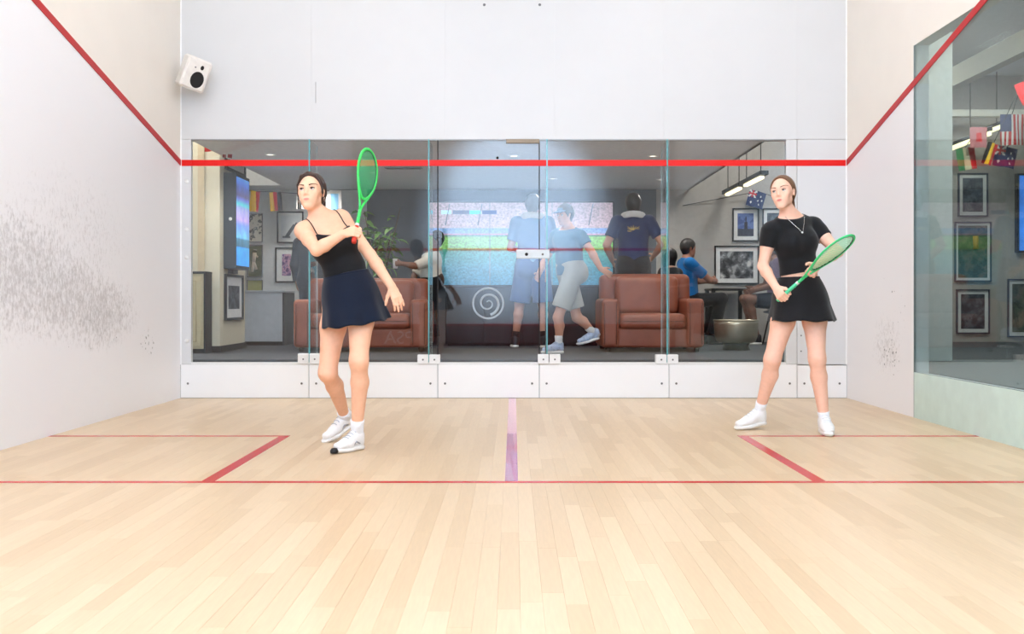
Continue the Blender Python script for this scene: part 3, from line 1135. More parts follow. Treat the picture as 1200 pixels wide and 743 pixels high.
def hair_cap(root, J, S, mat, h, thr=0.026, extra=(), off=0.010, low=-0.085, tilt=(0.8, -0.6), name='hair', temple=None):
    c, f, u, l = head_frame(J)
    g = lambda x, y, z: c + (l * x + f * y + u * z) * S
    pr = [P(g(0, -0.014, 0.030), g(0, -0.013, 0.034), (0.073 + off) * S, b0=(0.091 + off) * S, u=l, k=0.01, c=(0.084 + off * 1.15) * S),
          P(g(0, -0.045, 0.0), g(0, -0.040, -0.055), (0.058 + off) * S, (0.048 + off * 0.6) * S, (0.042 + off) * S, (0.028 + off) * S, u=l, k=0.03)]
    sdf = SDF(list(pr) + list(extra), h)
    for p in extra:
        pass
    n = nrm(f * tilt[0] + u * tilt[1])

    def fn(X, Y, Z):
        x = (X - c[0]) * l[0] + (Y - c[1]) * l[1] + (Z - c[2]) * l[2]
        y = (X - c[0]) * f[0] + (Y - c[1]) * f[1] + (Z - c[2]) * f[2]
        z = (X - c[0]) * u[0] + (Y - c[1]) * u[1] + (Z - c[2]) * u[2]
        a = y * tilt[0] + z * tilt[1] - thr * S
        # clear the ears
        e = 0.020 * S - np.sqrt(((np.abs(x) - 0.076 * S) / 1.6) ** 2 + (y + 0.004 * S) ** 2 + ((z + 0.012 * S) / 1.7) ** 2)
        return np.maximum(a, e)

    sdf.clip(fn)
    return sdf


def hair_build(sdf, root, mat, more=()):
    for p in more:
        sdf.add(p)
    return sdf.build('hair', mat, root, smooth_it=1)


def hair_mat(col):
    return M('hair_%d_%d' % (col[0], col[2]), col, 0.42, noise=0.28, scale=60, stretch=(2.2, 2.2, 0.5), bump=0.5, spec=0.4)


def make_shoe(root, a, td, S, floor_z, upper, sole, lace=None, toe_up=0.0, h=0.005, accent=None, heel_up=0.0):
    """trainer around ankle a pointing to td, sole on floor_z (heel_up lifts the heel)"""
    t = nrm(V(td[0], td[1], 0))
    sd = V(-t[1], t[0], 0)
    heel = V(a[0], a[1], floor_z) - t * 0.045 * S
    G = lambda x, y, z: heel + t * x * S + sd * y * S + V(0, 0, z * S + (heel_up * max(1 - x / 0.20, 0) if heel_up else 0))
    Ax = 0.255
    up = [P(G(0.035, 0, 0.045), G(0.038, 0, 0.095), 0.037 * S, 0.040 * S, 0.043 * S, 0.043 * S, u=sd, k=0.02),
          P(G(0.050, 0, 0.078), G(0.150, 0, 0.054), 0.039 * S, 0.042 * S, 0.046 * S, 0.034 * S, u=sd, k=0.025),
          P(G(0.085, 0, 0.108), G(0.105, 0, 0.084), 0.024 * S, 0.030 * S, 0.014 * S, 0.018 * S, u=sd, k=0.02),
          P(G(0.13, 0, 0.048), G(0.212, -0.004, 0.042), 0.045 * S, 0.038 * S, 0.033 * S, 0.026 * S, u=sd, k=0.02)]
    s1 = SDF(up, h)
    n = nrm(np.cross(sd, G(0.2, 0, 0) - G(0, 0, 0)))
    n = n if n[2] < 0 else -n
    s1.plane(G(0, 0, 0.020), n)
    shoe = s1.build('shoe', upper, root, smooth_it=1)
    so = [P(G(0.028, 0, 0.016), G(0.14, 0, 0.014), 0.039 * S, 0.044 * S, 0.024 * S, 0.022 * S, u=sd, k=0.015, c=0.038 * S),
          P(G(0.14, 0, 0.014), G(0.212, -0.004, 0.018), 0.045 * S, 0.038 * S, 0.022 * S, 0.020 * S, u=sd, k=0.015, c=0.038 * S)]
    s2 = SDF(so, h)
    s2.plane(G(0, 0, 0.001), n)
    s2.plane(G(0, 0, 0.033), -n)
    s2.build('sole', sole, shoe, smooth_it=1)
    if lace:
        for q in range(4):
            x = 0.085 + 0.022 * q
            MB().tube([surf(up, G(x, yy, 0.05), V(0, 0, 1), 0.12, 0.001) for yy in (-0.026, -0.013, 0.0, 0.013, 0.026)], 0.0034 * S, 6).build('lace', lace, shoe)
    if accent:
        for sg in (-1, 1):
            MB().tube([G(0.06, sg * 0.0385, 0.045), G(0.095, sg * 0.041, 0.062), G(0.12, sg * 0.0405, 0.044)], 0.005 * S, 6).build('side_stripe', accent, shoe)
    return shoe


def make_sock(root, an, kn, S, length, mat, r=0.040):
    d = nrm(kn - an)
    m = MB()
    m.lathe([(r * S, -0.05), (r * S * 1.0, 0.0), (r * S * 1.02, length * 0.6), (r * S * 1.10, length), (r * S * 0.9, length + 0.002)], an, 22, axis=d)
    return m.build('sock', mat, root)


def make_skirt(root, wc, wu, wv, hc, hu, hv, mat, folds=9, amp=0.012, phase=0.0, bulge=None, name='skirt'):
    """flared skirt: waist ring (centre, half axes) to hem ring, with folds that deepen to the hem"""
    m = MB()
    n, R = 120, 22
    vs, fs = [], []
    for side in (0, 1):
        for i in range(R + 1):
            t = i / R
            te = t ** 0.85
            c = wc + (hc - wc) * t
            for k in range(n):
                a = 2 * math.pi * k / n
                f = 1 + amp * 6 * (t ** 1.6) * (math.sin(folds * a + phase) * 0.6 + 0.4 * math.sin((folds * 0.5 + 1.5) * a + 1.3))
                hip = 0.10 * math.sin(min(t * 1.6, 1) * math.pi) * 0.5
                e = (wu * math.cos(a) + wv * math.sin(a)) * (1 - te) + (hu * math.cos(a) + hv * math.sin(a)) * te
                p = c + e * (f + hip)
                if side:
                    p = p - nrm(e) * 0.004
                p[2] += 0.006 * t * math.sin(folds * a + phase + 0.8)
                vs.append(p)
    off = (R + 1) * n
    for i in range(R):
        for k in range(n):
            k2 = (k + 1) % n
            fs.append((i * n + k, i * n + k2, (i + 1) * n + k2, (i + 1) * n + k))
            fs.append((off + i * n + k2, off + i * n + k, off + (i + 1) * n + k, off + (i + 1) * n + k2))
    for k in range(n):
        k2 = (k + 1) % n
        fs.append((k2, k, off + k, off + k2))
        fs.append((R * n + k, R * n + k2, off + R * n + k2, off + R * n + k))
    m.add(vs, fs, 0, True)
    sk = m.build(name, mat, root)
    b = MB()
    ring_o = []
    for i, t in enumerate((0.0, 0.25, 0.5, 0.75, 1.0)):
        pass
    vs, fs = [], []
    up = nrm(wc - hc)
    for j, (z, g) in enumerate(((-0.032, 1.045), (-0.02, 1.05), (0.0, 1.03), (0.004, 1.0), (0.002, 0.97), (-0.03, 0.97))):
        for k in range(n):
            a = 2 * math.pi * k / n
            vs.append(wc + up * z + (wu * math.cos(a) + wv * math.sin(a)) * g)
    for j in range(6):
        j2 = (j + 1) % 6
        for k in range(n):
            k2 = (k + 1) % n
            fs.append((j * n + k, j * n + k2, j2 * n + k2, j2 * n + k))
    b.add(vs, fs, 0, True)
    b.build('waistband', mat, sk)
    return sk


def make_racket(name, label, butt, ax, lat, frame_mat, string_mat, grip_mat, group=None, inner=None, grip_end=0.19, hoop_r=0.0085, string_r=0.0011):
    """squash racket: hoop, open throat, shaft, wrapped handle, strings; ax points from butt to tip, lat across the hoop"""
    ax = nrm(ax)
    lat = nrm(lat - ax * np.dot(lat, ax))
    nn = np.cross(ax, lat)
    rt = empty(name, butt, label, 'racket', group)
    Q = lambda x, y: butt + ax * y + lat * x

    def outline(t):
        # tear-drop hoop, t 0..1 from throat round the tip and back
        a = 2 * math.pi * t
        y = 0.505 - 0.178 * math.cos(a)
        w = 0.103 * math.sin(a) * (1 - 0.16 * math.cos(a)) * (1.0 if math.cos(a) < 0 else 1.0 - 0.16 * math.cos(a) ** 2)
        return w, y

    pts = [Q(*outline(t)) for t in np.linspace(0, 1, 73)[:-1]]
    fr = MB()
    fr.tube(pts, hoop_r, 10, closed=True, flat=0.72, up=nn)
    frame = fr.build('hoop', frame_mat, rt)
    th = MB()
    for s in (-1, 1):
        th.tube([Q(0.004 * s, 0.235), Q(0.012 * s, 0.27), Q(0.032 * s, 0.315), Q(0.062 * s, 0.375), Q(0.082 * s, 0.425)], [0.009, 0.0085, 0.0085, 0.0085, 0.008], 10, flat=0.75, up=nn)
    th.tube([Q(0, grip_end - 0.03), Q(0, 0.20), Q(0, 0.245)], [0.0115, 0.0115, 0.012], 10, flat=0.85, up=nn)
    th.build('throat', frame_mat, rt)
    hd = MB()
    hd.tube([Q(0, 0.0), Q(0, 0.012), Q(0, 0.03), Q(0, 0.10), Q(0, grip_end - 0.005), Q(0, grip_end)], [0.0155, 0.0175, 0.0155, 0.0145, 0.0135, 0.011], 10, flat=0.85, up=nn)
    han = hd.build('grip', grip_mat, rt)
    for q in range(int((grip_end - 0.03) / 0.018)):
        y = 0.025 + q * 0.018
        wr = MB()
        wr.tube([Q(0, y) + 0.0155 * (lat * math.cos(a) + nn * 0.86 * math.sin(a)) + ax * 0.007 * a / 6.28 for a in np.linspace(0, 6.28, 14)], 0.0012, 5)
        wr.build('grip_seam', grip_mat, han)
    MB().tube([Q(0, grip_end - 0.007), Q(0, grip_end + 0.010)], 0.0135, 10, flat=0.88, up=nn).build('collar', M('racket_collar_white', (225, 232, 228), 0.4), rt)
    st = MB()
    ts = np.linspace(0, 1, 400)
    W = np.array([outline(t) for t in ts])
    for x in np.linspace(-0.09, 0.09, 15):
        ys = [W[i, 1] for i in range(399) if (W[i, 0] - x) * (W[i + 1, 0] - x) <= 0]
        if len(ys) >= 2:
            st.tube([Q(x, min(ys)), Q(x, max(ys))], string_r, 4)
    for y in np.linspace(0.345, 0.67, 22):
        xs_ = [W[i, 0] for i in range(399) if (W[i, 1] - y) * (W[i + 1, 1] - y) <= 0]
        if len(xs_) >= 2:
            st.tube([Q(min(xs_), y), Q(max(xs_), y)], string_r, 4)
    st.build('strings', string_mat, rt, kind='stuff')
    if inner:
        gi = MB()
        gi.tube([Q(w * 0.925, 0.505 + (y - 0.505) * 0.955) for w, y in [outline(t) for t in np.linspace(0, 1, 73)[:-1]]], 0.0042, 8, closed=True, flat=1.1, up=nn)
        gi.build('grommet_strip', inner, frame)
    return rt


def fabric(name, col, rough=0.85, noise=0.08):
    return M(name, col, rough, noise=noise, scale=90, bump=0.12, sheen=0.15, spec=0.2)

def _add_clipped(s, prims, planes, k=0.02):
    """union of prims cut by planes (point, outward normal), blended into the field"""
    los, his = zip(*[p.bounds(k + 3 * s.h + 0.01) for p in prims])
    lo, hi = np.min(los, 0), np.max(his, 0)
    sl = []
    for i in range(3):
        a = int(max(0, math.floor((lo[i] - s.lo[i]) / s.h)))
        b = int(min(len(s.ax[i]), math.ceil((hi[i] - s.lo[i]) / s.h) + 1))
        if b <= a:
            return
        sl.append(slice(a, b))
    X = s.ax[0][sl[0]].astype(np.float32)[:, None, None]
    Y = s.ax[1][sl[1]].astype(np.float32)[None, :, None]
    Z = s.ax[2][sl[2]].astype(np.float32)[None, None, :]
    d = None
    for p in prims:
        e = p.dist(X, Y, Z)
        if d is None:
            d = e
        else:
            kk = max(p.k, 1e-4)
            hh = np.maximum(kk - np.abs(d - e), 0) / kk
            d = np.minimum(d, e) - hh * hh * kk * 0.25
    for pt, n in planes:
        n = nrm(n)
        d = np.maximum(d, (X - pt[0]) * n[0] + (Y - pt[1]) * n[1] + (Z - pt[2]) * n[2])
    f = s.F[tuple(sl)]
    hh = np.maximum(k - np.abs(f - d), 0) / k
    s.F[tuple(sl)] = np.minimum(f, d) - hh * hh * k * 0.25


SDF.add_clipped = _add_clipped


def pt_dist(prims, p):
    d = None
    X, Y, Z = (np.array([[[v]]], np.float32) for v in p)
    for q in prims:
        e = float(q.dist(X, Y, Z)[0, 0, 0])
        if d is None:
            d = e
        else:
            k = max(q.k, 1e-4)
            hh = max(k - abs(d - e), 0) / k
            d = min(d, e) - hh * hh * k * 0.25
    return d


def surf(prims, o, d, far=0.35, off=0.0):
    """outermost point on the union of prims along the ray o + t d"""
    d = nrm(d)
    t = far
    while t > 0:
        e = pt_dist(prims, o + d * t) - off
        if e < 0.0005:
            break
        t -= max(e * 0.8, 0.0008)
    return o + d * max(t, 0)


def sleeves(J, s, S, frac, grow, mr, k=0.025):
    a, b = J['s' + s], J['e' + s]
    end = a + (b - a) * min(frac, 1.0)
    pr = [P(a, a + (b - a) * 0.2, (0.052 * mr + grow) * S, (0.048 * mr + grow) * S, k=0.02), P(a, a + (b - a) * 1.02, (0.046 * mr + grow) * S, (0.040 * mr + grow * 1.25) * S, k=0.02)]
    pl = [(end, b - a)]
    if frac > 1.0:
        w = J['w' + s]
        e2 = b + (w - b) * (frac - 1.0)
        pr += [P(b, w, (0.040 * mr + grow) * S, (0.029 * mr + grow) * S, k=0.02)]
        pl = [(e2, w - b)]
    return pr, pl


def make_tee(root, B, J, S, mat, sex, frac, grow, hem, hem_n, neck_p, neck_n, h, name='t_shirt', boxy=0.0):
    tor = [p.grown(grow) for p in B['torso']]
    mr = 1.0 if sex == 'f' else 1.16
    if boxy:
        # fabric that hangs straight from the chest
        c0 = J['wai'] + (J['nek'] - J['wai']) * 0.55
        tor.append(P(c0, J['pel'] - B['w1'] * 0.02, 0.150 * S, (0.158 + boxy) * S, 0.112 * S, (0.125 + boxy) * S, u=nrm(J['up'] + J['uc']), k=0.05))
    al = list(tor)
    for s in ('r', 'l'):
        al += sleeves(J, s, S, frac, grow + 0.004, mr)[0]
    sdf = SDF(tor, h, lo=np.min([p.bounds(0.03)[0] for p in al], 0), hi=np.max([p.bounds(0.03)[1] for p in al], 0))
    sdf.plane(hem, hem_n)
    sdf.plane(neck_p, neck_n)
    for s in ('r', 'l'):
        pr, pl = sleeves(J, s, S, frac, grow + 0.004, mr)
        sdf.add_clipped(pr, pl, 0.025)
    return sdf.build(name, mat, root, smooth_it=1)


def make_legwear(root, B, J, S, mat, frac, grow, top, top_n, h, name='shorts', sex='m', flare=0.0):
    tor = [p.grown(grow) for p in B['torso'][:2]] + [p.grown(grow) for p in B['torso'][-3:] if True][1:] + [p.grown(grow) for p in B['torso'] if np.linalg.norm(p.p0 - J['pel']) < 0.2 * S and p.a0 == 0.082 * S]
    legs = {}
    for s in ('r', 'l'):
        hpt, kn, an = J['h' + s], J['k' + s], J['a' + s]
        if frac <= 1.0:
            end = hpt + (kn - hpt) * frac
            pr = [P(hpt, kn, (0.083 + grow) * S, (0.058 + grow + flare) * S, k=0.03)]
            pl = [(end, kn - hpt)]
        else:
            end = kn + (an - kn) * (frac - 1.0)
            pr = [P(hpt, kn, (0.083 + grow) * S, (0.058 + grow) * S, k=0.03), P(kn, an, (0.058 + grow) * S, (0.045 + grow + flare) * S, k=0.03)]
            pl = [(end, an - kn)]
        legs[s] = (pr, pl)
    al = tor + legs['r'][0] + legs['l'][0]
    sdf = SDF(tor, h, lo=np.min([p.bounds(0.03)[0] for p in al], 0), hi=np.max([p.bounds(0.03)[1] for p in al], 0))
    for s in ('r', 'l'):
        sdf.add_clipped(*legs[s], 0.03)
    sdf.plane(top, top_n)
    return sdf.build(name, mat, root, smooth_it=1)


def grip_hand(wrist, fore, A, right=True, S=0.92):
    """a fist round a shaft of direction A; returns hand spec and the point of the shaft inside the fist"""
    A = nrm(A)
    d = nrm(fore - A * np.dot(fore, A))
    n = np.cross(A, d) if right else np.cross(d, A)
    G = wrist + d * 0.078 * S + n * 0.026 * S
    return ((wrist, d, n, A), dict(S=S, curl=(58, 78, 52), thumb=38, spread=2, wide=0.98)), G


# ================================================================== player with the raised racket
def player_one():
    S = 1.0
    J = {}
    J['pel'] = at(409, 349, 6.02)
    J['wai'] = at(404, 314, 6.02)
    J['nek'] = at(377, 256, 5.99)
    J['sr'] = at(355, 271, 5.93)
    J['sl'] = at(401, 256, 6.07)
    J['uc'] = J['sl'] - J['sr']
    J['up'] = V(1.0, 0.10, 0.10)
    J['er'] = at(371, 293, 5.70)
    J['wr'] = at(402.5, 274, 5.66)
    J['el'] = at(434, 299, 6.02)
    J['wl'] = at(459, 336, 5.93)
    J['hr'] = at(394, 354, 6.05)
    J['hl'] = at(424, 351, 6.00)
    J['kr'] = at(384, 437, 6.00)
    J['ar'] = at(405.5, 491, 6.42)
    J['kl'] = at(420.5, 423, 5.84)
    J['al'] = at(418.5, 507, 5.98)
    J['tdr'] = V(-0.62, -0.78, 0)
    J['tdl'] = V(-0.55, -0.83, 0)
    J['hed'] = at(365, 226, 5.95)
    J['hf'] = nrm(V(-0.13, -0.97, 0.17))
    J['hu'] = nrm(V(-0.05, 0.16, 1.0))
    J['gaze'] = nrm(V(-0.24, -0.92, 0.24))
    J['HS'] = 1.04
    root = empty('person', (J['pel'][0], J['pel'][1], 0), 'woman in black strappy top and navy skirt swinging a raised green racket', 'person', 'squash players on the court')
    A = nrm(at(434.5, 170, 6.02) - at(413, 279, 5.66))
    hr, G = grip_hand(J['wr'], J['wr'] - J['er'], A, True, 0.90)
    dl = nrm(J['wl'] - J['el'])
    dl = nrm(dl * 0.8 + V(0.02, 0, -0.35))
    hl = ((J['wl'], dl, V(-0.45, 0.85, 0.1), V(-0.6, -0.6, -0.3)), dict(S=0.92, curl=(14, 20, 14), thumb=10, spread=5))
    B = make_body(root, J, S, 'f', (244, 188, 154), 0.0042, [hr, hl], lips=(206, 124, 112))
    make_face(root, J, 1.04, (58, 42, 36), (92, 70, 56))
    # black camisole with thin straps
    blk = fabric('black_jersey', (24, 25, 28), 0.8)
    tor = [p.grown(0.007) for p in B['torso']]
    sdf = SDF(tor, 0.005)
    uc, w2, fc = nrm(J['uc']), B['w2'], B['fc']
    pa, na = at(384, 274.5, 5.9), nrm(V(0, 0, 0.75) + w2 * 0.25 + fc * 0.30)
    pb, nb = at(391, 275, 5.9), nrm(V(-14, 0, 19) / 24.0 + fc * 0.2)
    sdf.clip(lambda X, Y, Z: np.minimum((X - pa[0]) * na[0] + (Y - pa[1]) * na[1] + (Z - pa[2]) * na[2], (X - pb[0]) * nb[0] + (Y - pb[1]) * nb[1] + (Z - pb[2]) * nb[2]))
    sdf.plane(J['nek'] - w2 * 0.085, w2)
    sdf.plane(at(404, 321, 6.0), -B['w1'] - w2 * 0.3)
    top = sdf.build('camisole', blk, root)
    hi = J['wai'] + (J['nek'] - J['wai']) * 0.72
    for x in (-0.098, 0.098):
        o = hi + uc * x
        pts = [surf(B['torso'] + arm_prims(J['sr'], J['er'], J['wr'], S)[:2] + arm_prims(J['sl'], J['el'], J['wl'], S)[:2], o, fc * math.cos(a) + w2 * math.sin(a), 0.3, 0.002) for a in np.linspace(-0.25, math.pi + 0.1, 15)]
        MB().tube(pts, 0.0034, 6).build('strap', blk, top)
    navy = fabric('navy_skirt_cloth', (11, 23, 42), 0.8)
    wc = at(405.5, 321, 6.02)
    wl_ = nrm(V(0.94, 0.04, 0.20))
    hc = at(418.0, 378.0, 5.985)
    sk = make_skirt(root, wc, wl_ * 0.140, V(0, 0.108, 0.0), hc, nrm(V(1, 0.0, 0.13)) * 0.206, V(0.01, 0.20, 0.02), navy, 8, 0.010, 0.6)
    # hair: parted, drawn back into a low tail, loose strands at the temple
    hm = hair_mat((58, 38, 30))
    c, f, u, l = head_frame(J)
    g = lambda x, y, z: c + (l * x + f * y + u * z) * 1.04
    cap = hair_cap(root, J, 1.04, hm, 0.004, thr=0.0165, off=0.011, tilt=(0.925, -0.38))
    more = [P(g(0.02, -0.095, -0.04), g(0.03, -0.075, -0.13), 0.030, 0.016, k=0.02),
            P(g(0.035, -0.06, -0.02), g(0.02, -0.10, -0.05), 0.03, 0.03, k=0.02)]
    for s in (-1, 1):
        more += [P(g(0.006 * s, 0.050, 0.112), g(s * 0.046, 0.046, 0.092), 0.007, 0.009, k=0.014), P(g(s * 0.046, 0.046, 0.092), g(s * 0.071, 0.028, 0.045), 0.009, 0.008, k=0.012),
                 P(g(s * 0.071, 0.028, 0.045), g(s * 0.076, 0.020, -0.01), 0.008, 0.006, k=0.01), P(g(s * 0.076, 0.020, -0.01), g(s * 0.074, 0.020, -0.055), 0.005, 0.002, k=0.008)]
    lo = [p.bounds(0.03) for p in more]
    cap2 = SDF(more, 0.004, lo=np.minimum(cap.lo, np.min([q[0] for q in lo], 0)), hi=np.maximum(cap.hi, np.max([q[1] for q in lo], 0)))
    hair_merge(cap, cap2)
    cap2.build('hair', hm, root)
    # hoop earrings
    er = M('silver_earring', (200, 198, 196), 0.25, 1.0)
    for s in (-1, 1):
        e = g(s * 0.080, -0.004, -0.046)
        MB().tube([e + 0.012 * (f * math.cos(a) + u * math.sin(a)) for a in np.linspace(0, 2 * math.pi, 17)[:-1]], 0.0022, 6, closed=True).build('earring', er, root)
    # socks and shoes
    sock = fabric('white_sock_cotton', (240, 240, 242), 0.9, 0.03)
    up = M('white_shoe_mesh', (238, 236, 234), 0.7, noise=0.05, scale=60, bump=0.2)
    sole = M('white_rubber_sole', (236, 234, 230), 0.6)
    lace = M('grey_lace', (186, 188, 194), 0.8)
    acc = M('silver_shoe_stripe', (168, 168, 176), 0.4, 0.3)
    for s in ('r', 'l'):
        make_sock(root, J['a' + s], J['k' + s], S, 0.085, sock)
        hu_ = 0.085 if s == 'r' else 0.0
        sh = make_shoe(root, J['a' + s], J['td' + s], 0.98, 0.0, up, sole, lace, accent=acc, heel_up=hu_)
        if s == 'l':
            t = nrm(J['tdl'])
            hp = V(J['al'][0], J['al'][1], 0) - t * 0.045
            tp = hp + t * 0.247
            MB().lathe([(0.002, -0.0005), (0.024, 0.002), (0.026, 0.016), (0.018, 0.03), (0.002, 0.034)], tp + V(0, 0, 0.004), 16).build('toe_guard', blackm, sh)
    red = M('red_grip_tape', (206, 58, 40), 0.6, noise=0.1)
    make_racket('squash_racket', 'green squash racket held upright by the woman in the strappy top', G - A * 0.065, A, nrm(V(0.37, 0.78, -0.50)),
                M('green_racket_frame', (58, 214, 96), 0.35, noise=0.04), M('green_string', (40, 178, 110), 0.5), red, 'green squash rackets', M('dark_grommet', (20, 70, 44), 0.5), 0.125, 0.0105, 0.0019)
    return root


def hair_merge(a, b):
    """pour field a into the larger grid b"""
    ia = [int(round((a.lo[i] - b.lo[i]) / b.h)) for i in range(3)]
    sl_b, sl_a = [], []
    for i in range(3):
        st = max(ia[i], 0)
        en = min(ia[i] + a.F.shape[i], b.F.shape[i])
        sl_b.append(slice(st, en))
        sl_a.append(slice(st - ia[i], en - ia[i]))
    f, d = b.F[tuple(sl_b)], a.F[tuple(sl_a)]
    k = 0.012
    hh = np.maximum(k - np.abs(f - d), 0) / k
    b.F[tuple(sl_b)] = np.minimum(f, d) - hh * hh * k * 0.25


# ================================================================== player waiting with the lowered racket
def player_two():
    S = 1.03
    J = {}
    J['pel'] = at(938, 349, 6.80)
    J['wai'] = at(936, 313, 6.80)
    J['nek'] = at(926, 255, 6.80)
    J['sr'] = at(903, 271, 6.76)
    J['sl'] = at(953.5, 265, 6.87)
    J['uc'] = J['sl'] - J['sr']
    J['up'] = V(1.0, 0.12, 0.0)
    J['er'] = at(894, 312, 6.76)
    J['wr'] = at(909, 336.5, 6.60)
    J['el'] = at(982, 295, 6.72)
    J['wl'] = at(958, 310, 6.52)
    J['hr'] = at(924, 353, 6.80)
    J['hl'] = at(953, 353, 6.82)
    J['kr'] = at(905, 421, 6.78)
    J['ar'] = at(890, 482, 6.96)
    J['kl'] = at(957.5, 420, 6.70)
    J['al'] = at(966, 493, 6.74)
    J['tdr'] = V(-0.93, -0.36, 0)
    J['tdl'] = V(-0.12, -0.99, 0)
    J['hed'] = at(917.5, 226.5, 6.76)
    J['hf'] = nrm(V(-0.56, -0.81, 0.10))
    J['hu'] = nrm(V(-0.10, 0.10, 1.0))
    J['gaze'] = nrm(V(-0.64, -0.75, 0.14))
    J['HS'] = 1.06
    root = empty('person', (J['pel'][0], J['pel'][1], 0), 'woman in black cropped t-shirt and black skirt holding a green racket low', 'person', 'squash players on the court')
    A = nrm(at(996, 271, 6.22) - at(916, 341, 6.56))
    hr, G = grip_hand(J['wr'], J['wr'] - J['er'] + V(0.05, 0, 0), A, True, 0.95)
    butt = G - A * 0.05
    thr = butt + A * 0.25
    # left hand steadies the throat
    dl = nrm(thr - J['wl'] + V(0.02, -0.0, 0.0))
    hl = ((J['wl'], dl, nrm(V(0.1, -0.9, 0.3)), nrm(V(0.3, -0.2, 0.9))), dict(S=0.95, curl=(22, 34, 24), thumb=24, spread=4))
    B = make_body(root, J, S, 'f', (246, 194, 168), 0.0044, [hr, hl], lips=(210, 120, 116))
    make_face(root, J, 1.06, (140, 108, 86), (96, 96, 96))
    blk = fabric('black_jersey', (24, 25, 28), 0.8)
    tee = make_tee(root, B, J, S, blk, 'f', 0.46, 0.008, at(936, 320, 6.7), -B['w2'] * 1.0, at(925, 258.5, 6.70), B['w2'] * 0.92 + B['fc'] * 0.40, 0.005, 'cropped_t_shirt')
    blk2 = fabric('black_skirt_cloth', (26, 26, 29), 0.75)
    make_skirt(root, at(936, 325, 6.80), V(0.142, 0.012, 0.004), V(-0.012, 0.112, 0), at(940, 376, 6.80), V(0.238, 0.02, 0.0), V(-0.015, 0.21, 0), blk2, 7, 0.009, 1.7)
    # necklace with a pendant
    chain = M('silver_chain', (206, 206, 208), 0.25, 1.0)
    top_o = J['nek'] - B['w2'] * 0.02
    pend = surf(B['torso'], J['wai'] + (J['nek'] - J['wai']) * 0.66 - nrm(J['uc']) * 0.008, B['fc'], 0.3, 0.012)
    pts = []
    for s in (-1, 1):
        q = []
        for t in np.linspace(0, 1, 9):
            o = (J['wai'] + (J['nek'] - J['wai']) * (0.66 + 0.36 * t)) + nrm(J['uc']) * s * 0.058 * t
            q.append(surf(B['torso'] + B['neck'], o - B['fc'] * 0.02, B['fc'] + nrm(J['uc']) * s * 0.25 * t, 0.3, 0.011))
        pts.append(q)
    nk = MB()
    nk.tube(pts[0][::-1] + pts[1][1:], 0.0016, 5)
    neck_o = nk.build('necklace', chain, root)
    MB().lathe([(0.001, -0.007), (0.007, -0.003), (0.008, 0.003), (0.001, 0.007)], pend + B['fc'] * 0.004, 12).build('pendant', M('white_pendant', (236, 238, 240), 0.2), neck_o)
    hm = hair_mat((112, 78, 52))
    c, f, u, l = head_frame(J)
    g = lambda x, y, z: c + (l * x + f * y + u * z) * 1.06
    cap = hair_cap(root, J, 1.06, hm, 0.004, thr=0.0145, off=0.008, tilt=(0.925, -0.38))
    more = [P(g(0, -0.105, 0.045), g(0, -0.115, 0.02), 0.032, 0.030, k=0.02), P(g(0.03, -0.085, -0.04), g(0.05, -0.06, -0.10), 0.016, 0.006, k=0.015)]
    lo = [p.bounds(0.03) for p in more]
    cap2 = SDF(more, 0.004, lo=np.minimum(cap.lo, np.min([q[0] for q in lo], 0)), hi=np.maximum(cap.hi, np.max([q[1] for q in lo], 0)))
    hair_merge(cap, cap2)
    cap2.build('hair', hm, root)
    sock = fabric('white_sock_cotton', (240, 240, 242), 0.9, 0.03)
    up = M('white_shoe_leather', (242, 242, 242), 0.5, noise=0.03, scale=30)
    sole = M('white_rubber_sole', (236, 234, 230), 0.6)
    lace = M('white_lace', (222, 224, 226), 0.8)
    for s in ('r', 'l'):
        make_sock(root, J['a' + s], J['k' + s], S, 0.065 if s == 'l' else 0.075, sock, 0.037)
        make_shoe(root, J['a' + s], J['td' + s], 1.02, 0.0, up, sole, lace, heel_up=0.03 if s == 'r' else 0.0)
    make_racket('squash_racket', 'green squash racket held low across the body of the woman in the cropped t-shirt', butt, A, nrm(V(0.74, 0.67, -0.08)),
                M('mint_racket_frame', (72, 214, 134), 0.35, noise=0.04), M('pale_green_string', (150, 226, 170), 0.5), M('mint_grip', (96, 222, 170), 0.6, noise=0.06), 'green squash rackets', M('black_grommet', (18, 26, 22), 0.5), 0.19, 0.0095, 0.0016)
    return root


player_one()
player_two()

# ================================================================== people in the lounge
def frame_of(yaw):
    y = math.radians(yaw)
    F = V(math.sin(y), -math.cos(y), 0)       # 0 faces the court, 180 faces away, 90 faces right
    return F, np.cross(V(0, 0, 1), F)          # forward, left


def stand(px, Y, H, yaw, fz=FZ, lean=0.0):
    S = H / 1.75
    F, L = frame_of(yaw)
    b = V((px - CX) * Y / FPX, Y, fz)
    q = lambda l, f, z: b + (L * l + F * f + V(0, 0, z)) * S
    J = dict(pel=q(0, 0, 0.94), wai=q(0, 0.0 + lean * 0.3, 1.10), nek=q(0, -0.005 + lean, 1.475), sr=q(-0.178, -0.01 + lean * 0.9, 1.425), sl=q(0.178, -0.01 + lean * 0.9, 1.425),
             er=q(-0.225, -0.03, 1.13), el=q(0.225, -0.03, 1.13), wr=q(-0.235, 0.05, 0.89), wl=q(0.235, 0.05, 0.89),
             hr=q(-0.088, 0, 0.92), hl=q(0.088, 0, 0.92), kr=q(-0.095, 0.02, 0.50), kl=q(0.095, 0.02, 0.50), ar=q(-0.10, -0.03, 0.085), al=q(0.10, -0.03, 0.085),
             hed=q(0, 0.03 + lean, 1.625), hf=F, hu=V(0, 0, 1), uc=L, up=L, tdr=F - L * 0.15, tdl=F + L * 0.15, HS=S * 0.98)
    return J, S, q, F, L


